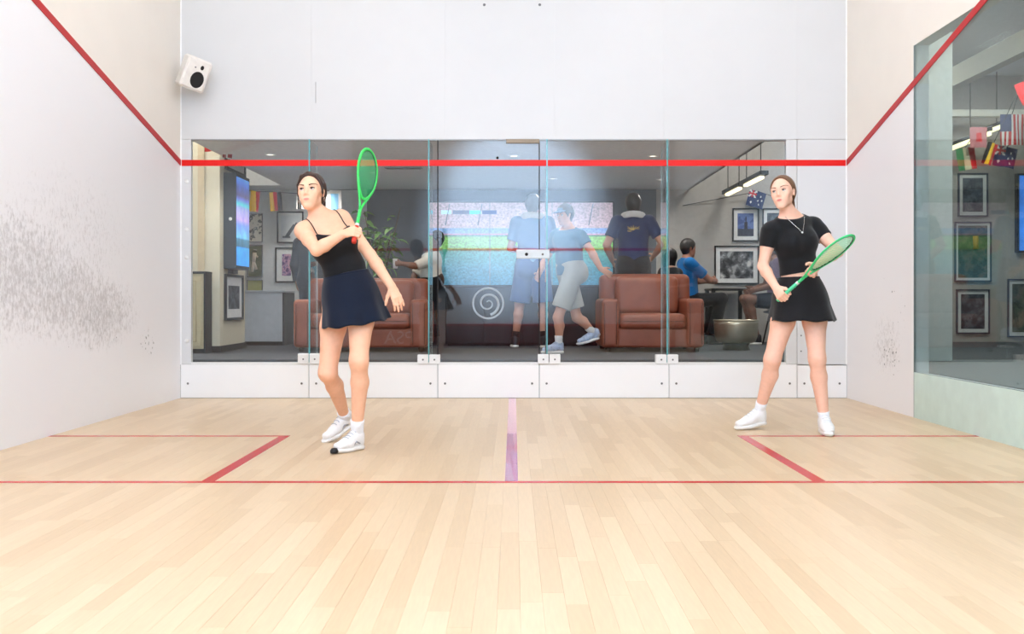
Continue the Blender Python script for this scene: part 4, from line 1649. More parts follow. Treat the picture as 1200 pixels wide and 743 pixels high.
def sit(px, Y, H, yaw, seat, fz=FZ, lean=-0.05):
    S = H / 1.75
    F, L = frame_of(yaw)
    b = V((px - CX) * Y / FPX, Y, fz)
    q = lambda l, f, z: b + (L * l + F * f + V(0, 0, z)) * S
    z = seat / S + 0.09
    J = dict(pel=q(0, 0, z), wai=q(0, lean * 0.3, z + 0.16), nek=q(0, lean, z + 0.53), sr=q(-0.178, lean, z + 0.48), sl=q(0.178, lean, z + 0.48),
             er=q(-0.22, lean + 0.06, z + 0.20), el=q(0.22, lean + 0.06, z + 0.20), wr=q(-0.15, lean + 0.27, z + 0.14), wl=q(0.15, lean + 0.27, z + 0.14),
             hr=q(-0.088, 0.02, z - 0.01), hl=q(0.088, 0.02, z - 0.01), kr=q(-0.11, 0.42, z + 0.02), kl=q(0.11, 0.42, z + 0.02), ar=q(-0.11, 0.40, 0.085), al=q(0.11, 0.40, 0.085),
             hed=q(0, lean + 0.03, z + 0.68), hf=F, hu=V(0, 0, 1), uc=L, up=L, tdr=F - L * 0.15, tdl=F + L * 0.15, HS=S * 0.98)
    return J, S, q, F, L


def relaxed(J, s, L, S, curl=(22, 28, 20)):
    d = nrm(J['w' + s] - J['e' + s])
    side = -1 if s == 'r' else 1
    n = -L * side
    F = np.cross(L, V(0, 0, 1))
    return ((J['w' + s], d, n, F), dict(S=S * 0.95, curl=curl, thumb=14, spread=4))


def lounge_person(label, J, S, L, sex, tone, tee, legs, shoes, hair, h=0.008, hands=None, face=True, group='people in the lounge', cap=None, towel=None, tee_name='t_shirt', leg_name='shorts', sock=None, hair_more=None):
    root = empty('person', (J['pel'][0], J['pel'][1], FZ), label, 'person', group)
    hands = hands if hands is not None else [relaxed(J, 'r', L, S), relaxed(J, 'l', L, S)]
    B = make_body(root, J, S, sex, tone, h, hands, lips=tuple(int(c * 0.8) for c in tone))
    if face:
        make_face(root, J, J['HS'], (30, 24, 22), (40, 30, 26))
    make_tee(root, B, J, S, tee['mat'], sex, tee.get('frac', 0.62), tee.get('grow', 0.013), J['pel'] + B['w1'] * tee.get('hem', -0.01) * S, -B['w1'],
             J['nek'] + B['w2'] * 0.012 * S, B['w2'] * 0.95 + B['fc'] * 0.30, h, tee_name, boxy=tee.get('boxy', 0.0))
    make_legwear(root, B, J, S, legs['mat'], legs['frac'], legs.get('grow', 0.02), J['wai'] - B['w1'] * 0.05 * S, B['w1'], h, leg_name, sex, legs.get('flare', 0.015))
    hm = hair_mat(hair)
    if hair_more != 'none':
        cp = hair_cap(root, J, J['HS'], hm, 0.006, thr=0.03, off=0.018)
        if hair_more:
            lo = [p.bounds(0.03) for p in hair_more]
            c2 = SDF(hair_more, 0.006, lo=np.minimum(cp.lo, np.min([q[0] for q in lo], 0)), hi=np.maximum(cp.hi, np.max([q[1] for q in lo], 0)))
            hair_merge(cp, c2)
            cp = c2
        cp.build('hair', hm, root)
    for s in ('r', 'l'):
        if sock is not None:
            make_sock(root, J['a' + s], J['k' + s], S, 0.11, sock, 0.042)
        make_shoe(root, J['a' + s], J['td' + s], S * 1.08, shoes.get('z' + s, FZ), shoes['upper'], shoes['sole'], shoes.get('lace'), h=0.007, heel_up=shoes.get('up' + s, 0.0))
    c, f, u, l = head_frame(J)
    HS = J['HS']
    g = lambda x, y, z: c + (l * x + f * y + u * z) * HS
    if cap is not None:
        sd = SDF([P(g(0, -0.012, 0.040), g(0, -0.012, 0.044), 0.088 * HS, b0=0.106 * HS, u=l, k=0.01, c=0.086 * HS)], 0.006)
        sd.plane(g(0, 0, 0.040), -u + f * 0.05)
        co = sd.build('cap', cap, root)
        sd = SDF([P(g(0, 0.07, 0.046), g(0, 0.135, 0.036), 0.075 * HS, 0.060 * HS, 0.012 * HS, 0.008 * HS, u=l, k=0.01, c=0.035)], 0.006)
        sd.build('cap_peak', cap, co)
    if towel is not None:
        pts = []
        for a in np.linspace(-2.4, 2.4, 15):
            r = 0.092 + 0.02 * abs(a) / 2.4
            pts.append(J['nek'] + (-B['fc'] * math.cos(a) * r + nrm(J['uc']) * math.sin(a) * r * 1.15) * S + B['w2'] * (0.035 - 0.05 * (abs(a) / 2.4) ** 1.5) * S)
        pr = [P(pts[i], pts[i + 1], 0.036 * S, b0=0.02 * S, u=V(0, 0, 1), k=0.01) for i in range(14)]
        for e, sg in ((pts[0], -1), (pts[-1], 1)):
            pr.append(P(e, e + (B['fc'] * 0.05 - B['w2'] * 0.22) * S, 0.05 * S, b0=0.016 * S, u=nrm(J['uc']), k=0.02))
        SDF(pr, 0.007).build('towel', towel, root)
    return root, B


# -- walking man with the cap
white_towel = fabric('white_towel', (226, 224, 220), 0.95)
black_sock = fabric('black_sock', (28, 28, 30))
dark_shoe = M('dark_trainer', (40, 44, 50), 0.6)
white_sole = M('white_rubber_sole')
blue_shoe = M('blue_white_trainer', (176, 190, 214), 0.6, noise=0.35, scale=30)

J, S, q, F, L = stand(668, 10.5, 1.70, -62, lean=0.05)
J['hf'] = nrm(V(-0.72, -0.66, -0.10))
J['hed'] = at(662, 252, 10.48)
J['nek'] = at(666, 269, 10.50)
J['kl'], J['al'] = at(654, 372, 10.40), at(655, 405, 10.42)
J['kr'], J['ar'] = at(676, 372, 10.60), at(697, 391, 10.66)
J['tdl'], J['tdr'] = V(-0.9, -0.4, 0), V(-0.9, -0.2, 0)
J['el'], J['wl'] = at(692, 293, 10.34), at(704, 315, 10.30)
J['sl'], J['sr'] = at(680, 277, 10.40), at(652, 277, 10.60)
J['uc'] = J['sl'] - J['sr']
J['er'], J['wr'] = at(640, 303, 10.75), at(632, 320, 10.62)
man_b, Bb = lounge_person('man in teal t-shirt, grey shorts and cap walking past the armchair', J, S, L, 'm', (206, 152, 126),
                          dict(mat=fabric('teal_blue_jersey', (70, 112, 140)), frac=0.62, hem=-0.05, boxy=0.01), dict(mat=fabric('light_grey_shorts_cloth', (172, 172, 164)), frac=0.80, grow=0.026, flare=0.03),
                          dict(upper=blue_shoe, sole=white_sole, zr=at(697, 402, 10.66)[2] - 0.02, upr=0.06), (56, 46, 42), hair_more=None,
                          hands=[relaxed(J, 'r', L, S), ((J['wl'], nrm(V(0.75, 0, -0.45)), nrm(V(0, 0.9, -0.2)), nrm(V(0.3, 0, 0.9))), dict(S=0.92, curl=(18, 22, 15), thumb=14))],
                          cap=fabric('blue_grey_cap', (86, 106, 128)), sock=fabric('pale_sock', (222, 222, 220)))

# -- man in pale blue seen from behind
J, S, q, F, L = stand(624, 11.7, 1.88, 176)
J['er'], J['wr'] = q(-0.26, 0.02, 1.14), q(-0.18, 0.26, 1.12)
J['el'], J['wl'] = q(0.25, 0.02, 1.14), q(0.16, 0.26, 1.12)
J['kr'], J['ar'] = q(-0.12, 0.02, 0.50), q(-0.13, -0.05, 0.085)
J['kl'], J['al'] = q(0.15, 0.03, 0.50), q(0.20, 0.02, 0.085)
lounge_person('tall man in light blue t-shirt seen from behind with white towel round his neck', J, S, L, 'm', (196, 146, 124),
              dict(mat=fabric('light_blue_jersey', (120, 154, 196)), frac=0.7, hem=-0.03, boxy=0.02), dict(mat=fabric('mid_blue_shorts_cloth', (72, 96, 146)), frac=0.95, grow=0.03, flare=0.03),
              dict(upper=dark_shoe, sole=white_sole), (120, 118, 116), towel=white_towel, sock=black_sock)

# -- man in navy behind the armchair
J, S, q, F, L = stand(742, 11.75, 1.90, 174)
J['er'], J['wr'] = q(-0.33, -0.02, 1.17), q(-0.24, 0.20, 1.05)
J['el'], J['wl'] = q(0.30, -0.04, 1.16), q(0.24, 0.16, 1.0)
man_c, Bc = lounge_person('man in navy t-shirt with gold crest and white towel standing behind the armchair', J, S, L, 'm', (200, 150, 124),
                          dict(mat=fabric('navy_jersey', (40, 54, 96)), frac=0.66, hem=-0.04, boxy=0.015), dict(mat=fabric('black_shorts_cloth', (30, 30, 34)), frac=0.9, grow=0.03, flare=0.03),
                          dict(upper=dark_shoe, sole=white_sole), (28, 23, 22), towel=white_towel,
                          hair_more=[P(J['hed'] + V(0, -0.02, 0.03), J['hed'] + V(0, -0.02, -0.05), 0.098, 0.080, b0=0.085, b1=0.07, u=V(1, 0, 0), k=0.03)])
cr = surf([p.grown(0.013) for p in Bc['torso']], J['wai'] + (J['nek'] - J['wai']) * 0.66, -Bc['fc'], 0.35, 0.004)
cm = MB()
for k in range(7):
    a = (k - 3) * 0.42
    e = V(math.sin(a), 0, math.cos(a))
    cm.tube([cr + V(0, -0.001, -0.03), cr + V(0, -0.003, -0.02) + e * (0.075 if k % 2 else 0.06) * V(1.3, 1, 0.75)], [0.010, 0.003], 6)
cm.tube([cr + V(-0.07, -0.002, -0.035), cr + V(0, -0.003, -0.045), cr + V(0.07, -0.002, -0.035)], 0.007, 6)
cm.build('gold_crest', M('gold_print', (190, 160, 84), 0.5), man_c)

# -- person in white shirt reaching out with a cup
J, S, q, F, L = stand(505, 12.3, 1.62, -70)
J['hed'] = at(511, 281, 12.3)
J['nek'] = at(507, 297, 12.32)
J['sl'], J['sr'] = at(505, 304, 12.18), at(502, 302, 12.46)
J['uc'] = J['sl'] - J['sr']
J['el'], J['wl'] = at(487, 312, 12.1), at(471, 309, 12.06)
J['er'], J['wr'] = at(486, 322, 12.4), at(482, 336, 12.3)
hl = ((J['wl'], nrm(V(-1, 0, 0)), nrm(V(0, 0.9, 0.1)), V(0, 0, 1)), dict(S=0.9, curl=(50, 60, 40), thumb=30, spread=2))
lounge_person('dark-haired person in white shirt reaching out to hold a white cup', J, S, L, 'm', (126, 88, 70),
              dict(mat=fabric('cream_shirt_cloth', (214, 210, 198)), frac=0.95, hem=0.0, boxy=0.03), dict(mat=fabric('black_trouser_cloth', (28, 28, 32)), frac=1.92, grow=0.018, flare=0.01),
              dict(upper=dark_shoe, sole=dark_shoe), (36, 30, 28), leg_name='trousers', tee_name='shirt', hands=[relaxed(J, 'r', L, S), hl])
cup = J['wl'] + V(-0.085, 0.03, 0)
MB().lathe([(0.026, -0.06), (0.030, -0.058), (0.036, 0.055), (0.038, 0.06), (0.034, 0.06), (0.028, -0.05)], cup, 20, caps=True).build('paper_cup', M('white_paper_cup', (232, 230, 226), 0.6), None, 'white paper cup held by the person in the white shirt', 'cup', loc=cup)

# -- person in dark grey behind the loveseat
J, S, q, F, L = stand(365, 12.1, 1.60, 168)
lounge_person('person in dark grey hooded top standing behind the leather loveseat', J, S, L, 'm', (170, 128, 108),
              dict(mat=fabric('slate_hoodie_cloth', (70, 78, 86)), frac=1.9, hem=-0.03, boxy=0.02, grow=0.02), dict(mat=fabric('slate_trouser_cloth', (60, 66, 74)), frac=1.92, grow=0.02),
              dict(upper=dark_shoe, sole=dark_shoe), (46, 48, 54), leg_name='trousers', tee_name='hooded_top')

# -- seated man in bright blue, facing right
J, S, q, F, L = sit(806, 12.6, 1.76, 95, 0.492, lean=-0.02)
J['ar'], J['al'] = q(-0.10, 0.29, 0.085), q(0.10, 0.29, 0.085)
J['hf'] = nrm(V(0.9, 0.25, -0.05))
J['er'], J['wr'] = q(-0.12, 0.26, 0.84), q(0.11, 0.40, 0.835)
J['el'], J['wl'] = q(0.26, 0.16, 0.84), q(0.34, 0.36, 0.835)
lounge_person('man in bright blue t-shirt sitting at the black table', J, S, L, 'm', (176, 122, 100),
              dict(mat=fabric('bright_blue_jersey', (30, 112, 178)), frac=0.7, hem=-0.05, boxy=0.01), dict(mat=fabric('black_trouser_cloth', (28, 28, 32)), frac=1.9, grow=0.02),
              dict(upper=dark_shoe, sole=dark_shoe), (40, 32, 30), leg_name='trousers')

# -- dark-haired head above the armchair back
J, S, q, F, L = sit(782, 12.04, 1.66, 228, 0.385)
J['wr'], J['wl'] = q(-0.10, 0.25, 0.60), q(0.10, 0.25, 0.60)
J['ar'], J['al'] = q(-0.09, 0.33, 0.085), q(0.09, 0.33, 0.085)
c_ = J['hed']
bob = [P(c_ + V(0, -0.02, 0.02), c_ + V(0, -0.02, -0.08), 0.092, 0.085, b0=0.075, b1=0.06, u=V(1, 0, 0), k=0.02)]
lounge_person('person with black bobbed hair sitting behind the leather armchair', J, S, L, 'f', (196, 148, 124),
              dict(mat=fabric('charcoal_jersey', (44, 46, 50)), frac=0.7, hem=-0.05), dict(mat=fabric('black_trouser_cloth', (28, 28, 32)), frac=1.9, grow=0.02),
              dict(upper=dark_shoe, sole=dark_shoe), (22, 20, 22), leg_name='trousers', hair_more=bob)

# -- seated person beyond the table, mostly hidden by the waiting player
J, S, q, F, L = sit(911, 12.6, 1.74, -90, 0.492, lean=0.04)
J['ar'], J['al'] = q(-0.10, 0.29, 0.085), q(0.10, 0.29, 0.085)
lounge_person('person in dusky purple top and dark shorts sitting behind the waiting player', J, S, L, 'm', (128, 92, 76),
              dict(mat=fabric('dusky_purple_jersey', (104, 84, 104)), frac=0.7, hem=-0.05), dict(mat=fabric('dark_shorts_cloth', (44, 48, 58)), frac=0.75, grow=0.03, flare=0.02),
              dict(upper=dark_shoe, sole=white_sole), (38, 32, 30))

# ================================================================== lounge furniture
leather = M('brown_leather', (146, 80, 56), 0.42, noise=0.16, scale=7, bump=0.15, spec=0.5)
leather_seam = M('dark_leather_seam', (98, 50, 36), 0.5)


def soft_box(name, lo, hi, r, mat, parent, h=0.014, puff=0.0):
    """upholstered block with rounded edges and a slight crown"""
    lo, hi = np.array(lo, float), np.array(hi, float)
    c, e = (lo + hi) / 2, (hi - lo) / 2
    d = SDF([P(lo, hi, 0.01)], h, lo=lo - 3 * h - puff, hi=hi + 3 * h + puff)
    X = d.ax[0].astype(np.float32)[:, None, None] - c[0]
    Y = d.ax[1].astype(np.float32)[None, :, None] - c[1]
    Z = d.ax[2].astype(np.float32)[None, None, :] - c[2]
    qx, qy, qz = np.abs(X) - e[0] + r, np.abs(Y) - e[1] + r, np.abs(Z) - e[2] + r
    out = np.sqrt(np.maximum(qx, 0) ** 2 + np.maximum(qy, 0) ** 2 + np.maximum(qz, 0) ** 2) + np.minimum(np.maximum(np.maximum(qx, qy), qz), 0) - r
    if puff:
        out = out - puff * np.clip(1 - (X / e[0]) ** 2, 0, 1) * np.clip(1 - (Y / e[1]) ** 2, 0, 1) * np.clip(1 - (Z / e[2]) ** 2, 0.35, 1)
    d.F = out.astype(np.float32)
    return d.build(name, mat, parent)


def leather_seat(name, label, x0, x1, y0, n_seats, tall, arm_h, group=None):
    y1 = y0 + 0.88
    rt = empty(name, ((x0 + x1) / 2, (y0 + y1) / 2, FZ), label, 'armchair' if n_seats == 1 else 'sofa', group)
    aw = 0.20
    Z = lambda z: FZ + z
    soft_box('base', (x0 + aw * 0.6, y0 + 0.03, Z(0.05)), (x1 - aw * 0.6, y1 - 0.03, Z(0.27)), 0.02, leather, rt)
    for s, (a, b) in enumerate(((x0, x0 + aw), (x1 - aw, x1))):
        ar = soft_box('armrest', (a, y0, Z(0.05)), (b, y1 - 0.02, Z(arm_h)), 0.045, leather, rt, puff=0.006)
        for xx in (a + 0.035, b - 0.035):
            MB().tube([V(xx, y0 - 0.004, Z(0.09)), V(xx, y0 - 0.005, Z(arm_h - 0.05))], 0.005, 6).build('piping', leather_seam, ar)
    back = soft_box('backrest', (x0 + 0.04, y1 - 0.24, Z(0.08)), (x1 - 0.04, y1, Z(tall)), 0.07, leather, rt, puff=0.02)
    w = (x1 - x0 - 2 * aw) / n_seats
    for i in range(n_seats):
        a = x0 + aw + i * w
        sc = soft_box('seat_cushion', (a + 0.004, y0 - 0.015, Z(0.26)), (a + w - 0.004, y1 - 0.22, Z(0.43)), 0.055, leather, rt, puff=0.02)
        MB().tube([V(a + 0.03, y0 - 0.026, Z(0.345)), V(a + w - 0.03, y0 - 0.026, Z(0.345))], 0.004, 6).build('piping', leather_seam, sc)
        soft_box('back_cushion', (a + 0.006, y1 - 0.42, Z(0.42)), (a + w - 0.006, y1 - 0.20, Z(tall - 0.03)), 0.07, leather, rt, puff=0.035)
    for xx in (x0 + 0.08, x1 - 0.08):
        for yy in (y0 + 0.08, y1 - 0.08):
            MB().lathe([(0.022, 0), (0.03, 0.01), (0.034, 0.055)], (xx, yy, FZ), 14).build('foot', blackm, rt)
    return rt


leather_seat('leather_armchair', 'single brown leather armchair with wide square arms facing the court', (705 - CX) * 10.65 / FPX, (826 - CX) * 10.65 / FPX, 10.65, 1, 0.89, 0.60)
leather_seat('leather_loveseat', 'brown leather two-seat sofa behind the player swinging her racket', (343 - CX) * 10.65 / FPX, (501 - CX) * 10.65 / FPX, 10.65, 2, 0.84, 0.59)


def shell_chair(label, px, Y, yaw):
    F, L = frame_of(yaw)
    b = V((px - CX) * Y / FPX, Y, FZ) - F * 0.09
    g = lambda l, f, z: b + L * l + F * f + V(0, 0, z)
    rt = empty('shell_chair', b, label, 'chair', 'grey shell chairs at the black table')
    grey = M('grey_moulded_shell', (128, 132, 134), 0.5)
    pr = [P(g(0, 0.20, 0.425), g(0, -0.12, 0.41), 0.235, 0.225, 0.020, 0.020, u=L, k=0.05, c=0.05),
          P(g(0, -0.15, 0.42), g(0, -0.26, 0.80), 0.225, 0.195, 0.018, 0.018, u=L, k=0.10, c=0.05)]
    for s in (-1, 1):
        pr.append(P(g(s * 0.225, 0.12, 0.45), g(s * 0.215, -0.20, 0.60), 0.02, 0.02, 0.05, 0.08, u=L, k=0.08))
    SDF(pr, 0.010).build('shell', grey, rt)
    for sx in (-1, 1):
        for sy in (-1, 1):
            MB().tube([g(sx * 0.19, sy * 0.12 + 0.02, 0.405), g(sx * 0.24, sy * 0.20 + 0.02, 0.0)], [0.012, 0.010], 8).build('leg', blackm, rt)
    return rt


shell_chair('grey shell chair under the seated man in bright blue', 806, 12.6, 95)
shell_chair('grey shell chair under the seated person in dusky purple', 911, 12.6, -90)

st_ = V((782 - CX) * 12.04 / FPX, 12.04, FZ)
sr_ = empty('ottoman', st_, 'low charcoal ottoman under the person with bobbed hair', 'ottoman')
MB().lathe([(0.20, 0.04), (0.225, 0.06), (0.23, 0.20), (0.225, 0.29), (0.19, 0.325), (0.01, 0.33)], st_, 28).build('cushion', fabric('charcoal_upholstery', (64, 66, 70)), sr_)
MB().lathe([(0.19, 0.0), (0.20, 0.01), (0.20, 0.04)], st_, 28).build('base', blackm, sr_)
tb = at(852, 337, 13.1)
tr = empty('dining_table', (tb[0], 13.1, FZ), 'black square table with slab legs between the grey shell chairs', 'table')
box('table_top', (tb[0] - 0.26, 12.84, FZ + 0.715), (tb[0] + 0.26, 13.36, FZ + 0.745), blackm, tr, 0.004)
for sx in (-1, 1):
    for sy in (12.90, 13.32):
        box('leg', (tb[0] + sx * 0.23 - 0.025, sy - 0.025, FZ), (tb[0] + sx * 0.23 + 0.025, sy + 0.025, FZ + 0.715), blackm, tr, 0.003)

tc = at(862.5, 390, 11.2)
dr = empty('drum_table', (tc[0], 11.2, FZ), 'round champagne metal tub on a black base in front of the black table', 'tub')
champ = M('champagne_metal', (196, 190, 168), 0.32, 0.75, noise=0.08, scale=10)
MB().lathe([(0.19, 0.085), (0.225, 0.10), (0.245, 0.16), (0.256, 0.30), (0.258, 0.345), (0.248, 0.345), (0.240, 0.30), (0.20, 0.14), (0.01, 0.12)], (tc[0], 11.2, FZ), 40).build('bowl', champ, dr)
MB().lathe([(0.258, 0.338), (0.263, 0.342), (0.263, 0.352), (0.246, 0.352), (0.246, 0.340)], (tc[0], 11.2, FZ), 40, caps=False).build('rim', champ, dr)
MB().lathe([(0.15, 0), (0.16, 0.01), (0.14, 0.05), (0.17, 0.09)], (tc[0], 11.2, FZ), 28).build('base', blackm, dr)

# reception counter
cx0, cx1 = at(287, 0, 12.3)[0], at(331, 0, 12.3)[0]
ct = empty('reception_counter', ((cx0 + cx1) / 2, 12.55, FZ), 'white reception counter with dark end panel beside the cream pillar', 'counter')
box('front_panel', (cx0 - 0.5, 12.3, FZ + 0.05), (cx1, 12.34, FZ + 0.68), M('counter_white', (196, 200, 204), 0.5), ct, 0.003)
box('counter_top', (cx0 - 0.5, 12.28, FZ + 0.68), (cx1 + 0.03, 12.9, FZ + 0.71), M('counter_top_grey', (176, 180, 184), 0.4), ct, 0.004)
box('end_panel', (cx1, 12.30, FZ), (cx1 + 0.02, 12.9, FZ + 0.68), M('counter_dark', (66, 70, 76), 0.5), ct)
box('plinth', (cx0 - 0.5, 12.33, FZ), (cx1, 12.9, FZ + 0.05), blackm, ct)
box('counter_body', (cx0 - 0.5, 12.34, FZ + 0.05), (cx1, 12.9, FZ + 0.68), M('counter_dark'), ct)

# low cream cabinet against the pillar
cb = empty('low_cabinet', (-3.9, 10.5, FZ), 'low cream panelled cabinet with dark top edge against the pillar', 'cabinet')
cr1 = at(239, 0, 10.4)[0]
crm = M('cream_cabinet', (216, 204, 168), 0.5)
box('body', (-4.5, 10.40, FZ + 0.05), (cr1, 10.62, FZ + 0.87), crm, cb, 0.003)
box('top', (-4.5, 10.385, FZ + 0.87), (cr1 + 0.02, 10.625, FZ + 0.895), M('charcoal_base'), cb, 0.003)
box('side_edge', (cr1, 10.39, FZ), (cr1 + 0.018, 10.62, FZ + 0.87), M('charcoal_base'), cb)
box('plinth', (-4.5, 10.41, FZ), (cr1, 10.62, FZ + 0.05), M('charcoal_base'), cb)
for a, b in ((-4.45, -4.0), (-3.97, cr1 - 0.03)):
    d_ = box('door', (a, 10.385, FZ + 0.08), (b, 10.40, FZ + 0.84), crm, cb, 0.003)
    fr = MB()
    fr.tube([V(a + 0.05, 10.384, FZ + 0.13), V(b - 0.05, 10.384, FZ + 0.13), V(b - 0.05, 10.384, FZ + 0.79), V(a + 0.05, 10.384, FZ + 0.79)], 0.006, 6, closed=True)
    fr.build('door_moulding', M('cabinet_moulding', (186, 170, 130), 0.5), d_)

# ================================================================== screens
def bands(name, stops, lo, hi, noise_amt, nscale, emit, axis=2, stretch=(1, 1, 1)):
    def build(N, L, tc):
        sep = N.new('ShaderNodeSeparateXYZ')
        L.new(tc.outputs['Object'], sep.inputs[0])
        mr = N.new('ShaderNodeMapRange')
        mr.inputs['From Min'].default_value = lo
        mr.inputs['From Max'].default_value = hi
        L.new(sep.outputs[axis], mr.inputs['Value'])
        rp = N.new('ShaderNodeValToRGB')
        cr = rp.color_ramp
        cr.elements[0].position, cr.elements[0].color = stops[0][0], (*lin(stops[0][1]), 1)
        cr.elements[1].position, cr.elements[1].color = stops[-1][0], (*lin(stops[-1][1]), 1)
        for p_, c_ in stops[1:-1]:
            e = cr.elements.new(p_)
            e.color = (*lin(c_), 1)
        L.new(mr.outputs[0], rp.inputs[0])
        mp = N.new('ShaderNodeMapping')
        mp.inputs['Scale'].default_value = stretch
        L.new(tc.outputs['Object'], mp.inputs[0])
        nz = N.new('ShaderNodeTexNoise')
        nz.inputs['Scale'].default_value = nscale
        nz.inputs['Detail'].default_value = 4
        L.new(mp.outputs[0], nz.inputs['Vector'])
        m2 = N.new('ShaderNodeMapRange')
        m2.inputs['From Min'].default_value = 0.3
        m2.inputs['From Max'].default_value = 0.7
        m2.inputs['To Min'].default_value = 1 - noise_amt
        m2.inputs['To Max'].default_value = 1 + noise_amt
        L.new(nz.outputs['Fac'], m2.inputs['Value'])
        vm = N.new('ShaderNodeVectorMath')
        vm.operation = 'SCALE'
        L.new(rp.outputs[0], vm.inputs[0])
        L.new(m2.outputs[0], vm.inputs['Scale'])
        return vm.outputs[0]

    return node_mat(name, build, 0.3, emit)


vx0, vx1 = at(503.5, 0, 13.3)[0], at(718, 0, 13.3)[0]
vz0, vz1 = at(0, 334, 13.3)[2], at(0, 237.5, 13.3)[2]
tvr = empty('video_wall', ((vx0 + vx1) / 2, 13.33, (vz0 + vz1) / 2), 'large wall screen showing a sports pitch and crowd', 'television')
box('housing', (vx0 - 0.02, 13.30, vz0 - 0.02), (vx1 + 0.02, 13.395, vz1 + 0.02), blackm, tvr, 0.004)
hh = (vz1 - vz0) / 2
scm = bands('pitch_and_crowd_picture', [(0.0, (76, 140, 170)), (0.2, (70, 140, 160)), (0.40, (70, 150, 140)), (0.43, (80, 150, 120)), (0.44, (130, 196, 100)), (0.58, (150, 206, 116)), (0.60, (70, 130, 110)), (0.615, (226, 170, 200)), (0.63, (150, 176, 226)), (0.685, (130, 170, 230)), (0.695, (214, 190, 200)), (1.0, (206, 184, 192))], -hh, hh, 0.30, 34, 0.42, stretch=(1, 1, 1.2))
s_ = box('screen', (vx0, 13.293, vz0), (vx1, 13.30, vz1), scm, tvr)
for (a, b, c) in ((517, 529, (190, 226, 240)), (530.5, 550, (70, 74, 110)), (550, 564, (70, 210, 226)), (565, 582, (60, 80, 140))):
    p0, p1 = at(a, 251, 13.29), at(b, 246.5, 13.29)
    box('score_strip', (p0[0], 13.288, p0[2]), (p1[0], 13.292, p1[2]), M('score_%d' % a, c, 0.4, emit=0.7), s_)
for px in (574, 647):
    p0 = at(px, 0, 13.29)
    box('panel_seam', (p0[0] - 0.004, 13.289, vz0), (p0[0] + 0.004, 13.2925, vz1), M('seam_grey', (150, 160, 170), 0.5), s_)
# diagonal stair lines in the stand
for px in (522, 560, 690):
    p0, p1 = at(px, 264, 13.29), at(px + 5, 239, 13.29)
    MB().tube([p0, p1], 0.008, 5).build('stand_aisle', M('aisle_grey', (170, 168, 190), 0.5), s_)

# low black console under the wall screen
kx0, kx1 = at(522, 0, 12.1)[0], at(703, 0, 12.1)[0]
mc = empty('media_console', ((kx0 + kx1) / 2, 12.35, FZ), 'long low black console under the large wall screen', 'cabinet')
con = M('near_black_lacquer', (30, 28, 30), 0.45, noise=0.08)
box('body', (kx0, 12.12, FZ + 0.03), (kx1, 12.6, FZ + 0.745), con, mc, 0.004)
box('top', (kx0 - 0.01, 12.09, FZ + 0.745), (kx1 + 0.01, 12.61, FZ + 0.77), M('console_top_charcoal', (52, 54, 60), 0.5), mc, 0.004)
box('plinth', (kx0 + 0.03, 12.14, FZ), (kx1 - 0.03, 12.58, FZ + 0.03), blackm, mc)
wd = (kx1 - kx0) / 4
for k in range(4):
    dd = box('door', (kx0 + k * wd + 0.004, 12.105, FZ + 0.04), (kx0 + (k + 1) * wd - 0.004, 12.12, FZ + 0.735), con, mc, 0.003)
    box('handle', (kx0 + k * wd + (0.05 if k % 2 else wd - 0.06), 12.09, FZ + 0.45), (kx0 + k * wd + (0.06 if k % 2 else wd - 0.05), 12.105, FZ + 0.60), M('charcoal_base'), dd)

# portrait screen on the pillar
tz0, tz1 = 1.297, 2.385
pt = empty('portrait_screen', (PX + 0.075, 11.06, (tz0 + tz1) / 2), 'upright display screen with blue pictures mounted on the cream pillar', 'television')
box('housing', (PX + 0.002, 10.78, tz0), (PX + 0.138, 11.36, tz1), M('charcoal_housing', (66, 74, 82), 0.5), pt, 0.006)
scp = bands('portrait_picture', [(0.0, (60, 150, 226)), (0.20, (70, 166, 236)), (0.22, (66, 110, 140)), (0.30, (72, 130, 160)), (0.32, (110, 190, 230)), (0.46, (120, 160, 236)), (0.52, (190, 170, 236)), (0.66, (160, 170, 226)), (0.70, (80, 200, 214)), (0.76, (110, 120, 200)), (0.80, (86, 78, 130)), (0.90, (80, 100, 176)), (1.0, (90, 150, 236))], -0.5, 0.5, 0.25, 9, 0.75)
box('screen', (PX + 0.138, 10.82, tz0 + 0.04), (PX + 0.141, 11.33, tz1 - 0.04), scp, pt)
MB().lathe([(0.001, 0.004), (0.018, 0.004), (0.020, 0)], at(270, 256.5, 10.78), 14, axis=(0, -1, 0)).build('badge', white_metal, pt)
box('wall_mount', (PX + 0.001, 10.95, tz0 - 0.05), (PX + 0.06, 11.15, tz0 + 0.02), M('charcoal_housing'), pt)

# screen far right in the hall
hs = empty('hall_screen', at(1226, 250, 13.3), 'wall screen glowing blue beside the hall pictures', 'television')
p0, p1 = at(1193, 296, 13.3), at(1262, 203, 13.3)
box('housing', (p0[0], 13.32, p0[2]), (p1[0], 13.395, p1[2]), blackm, hs, 0.004)
box('screen', (p0[0] + 0.03, 13.313, p0[2] + 0.03), (p1[0] - 0.03, 13.32, p1[2] - 0.03), M('blue_screen', (60, 130, 230), 0.3, emit=0.8, noise=0.3, scale=3), hs)

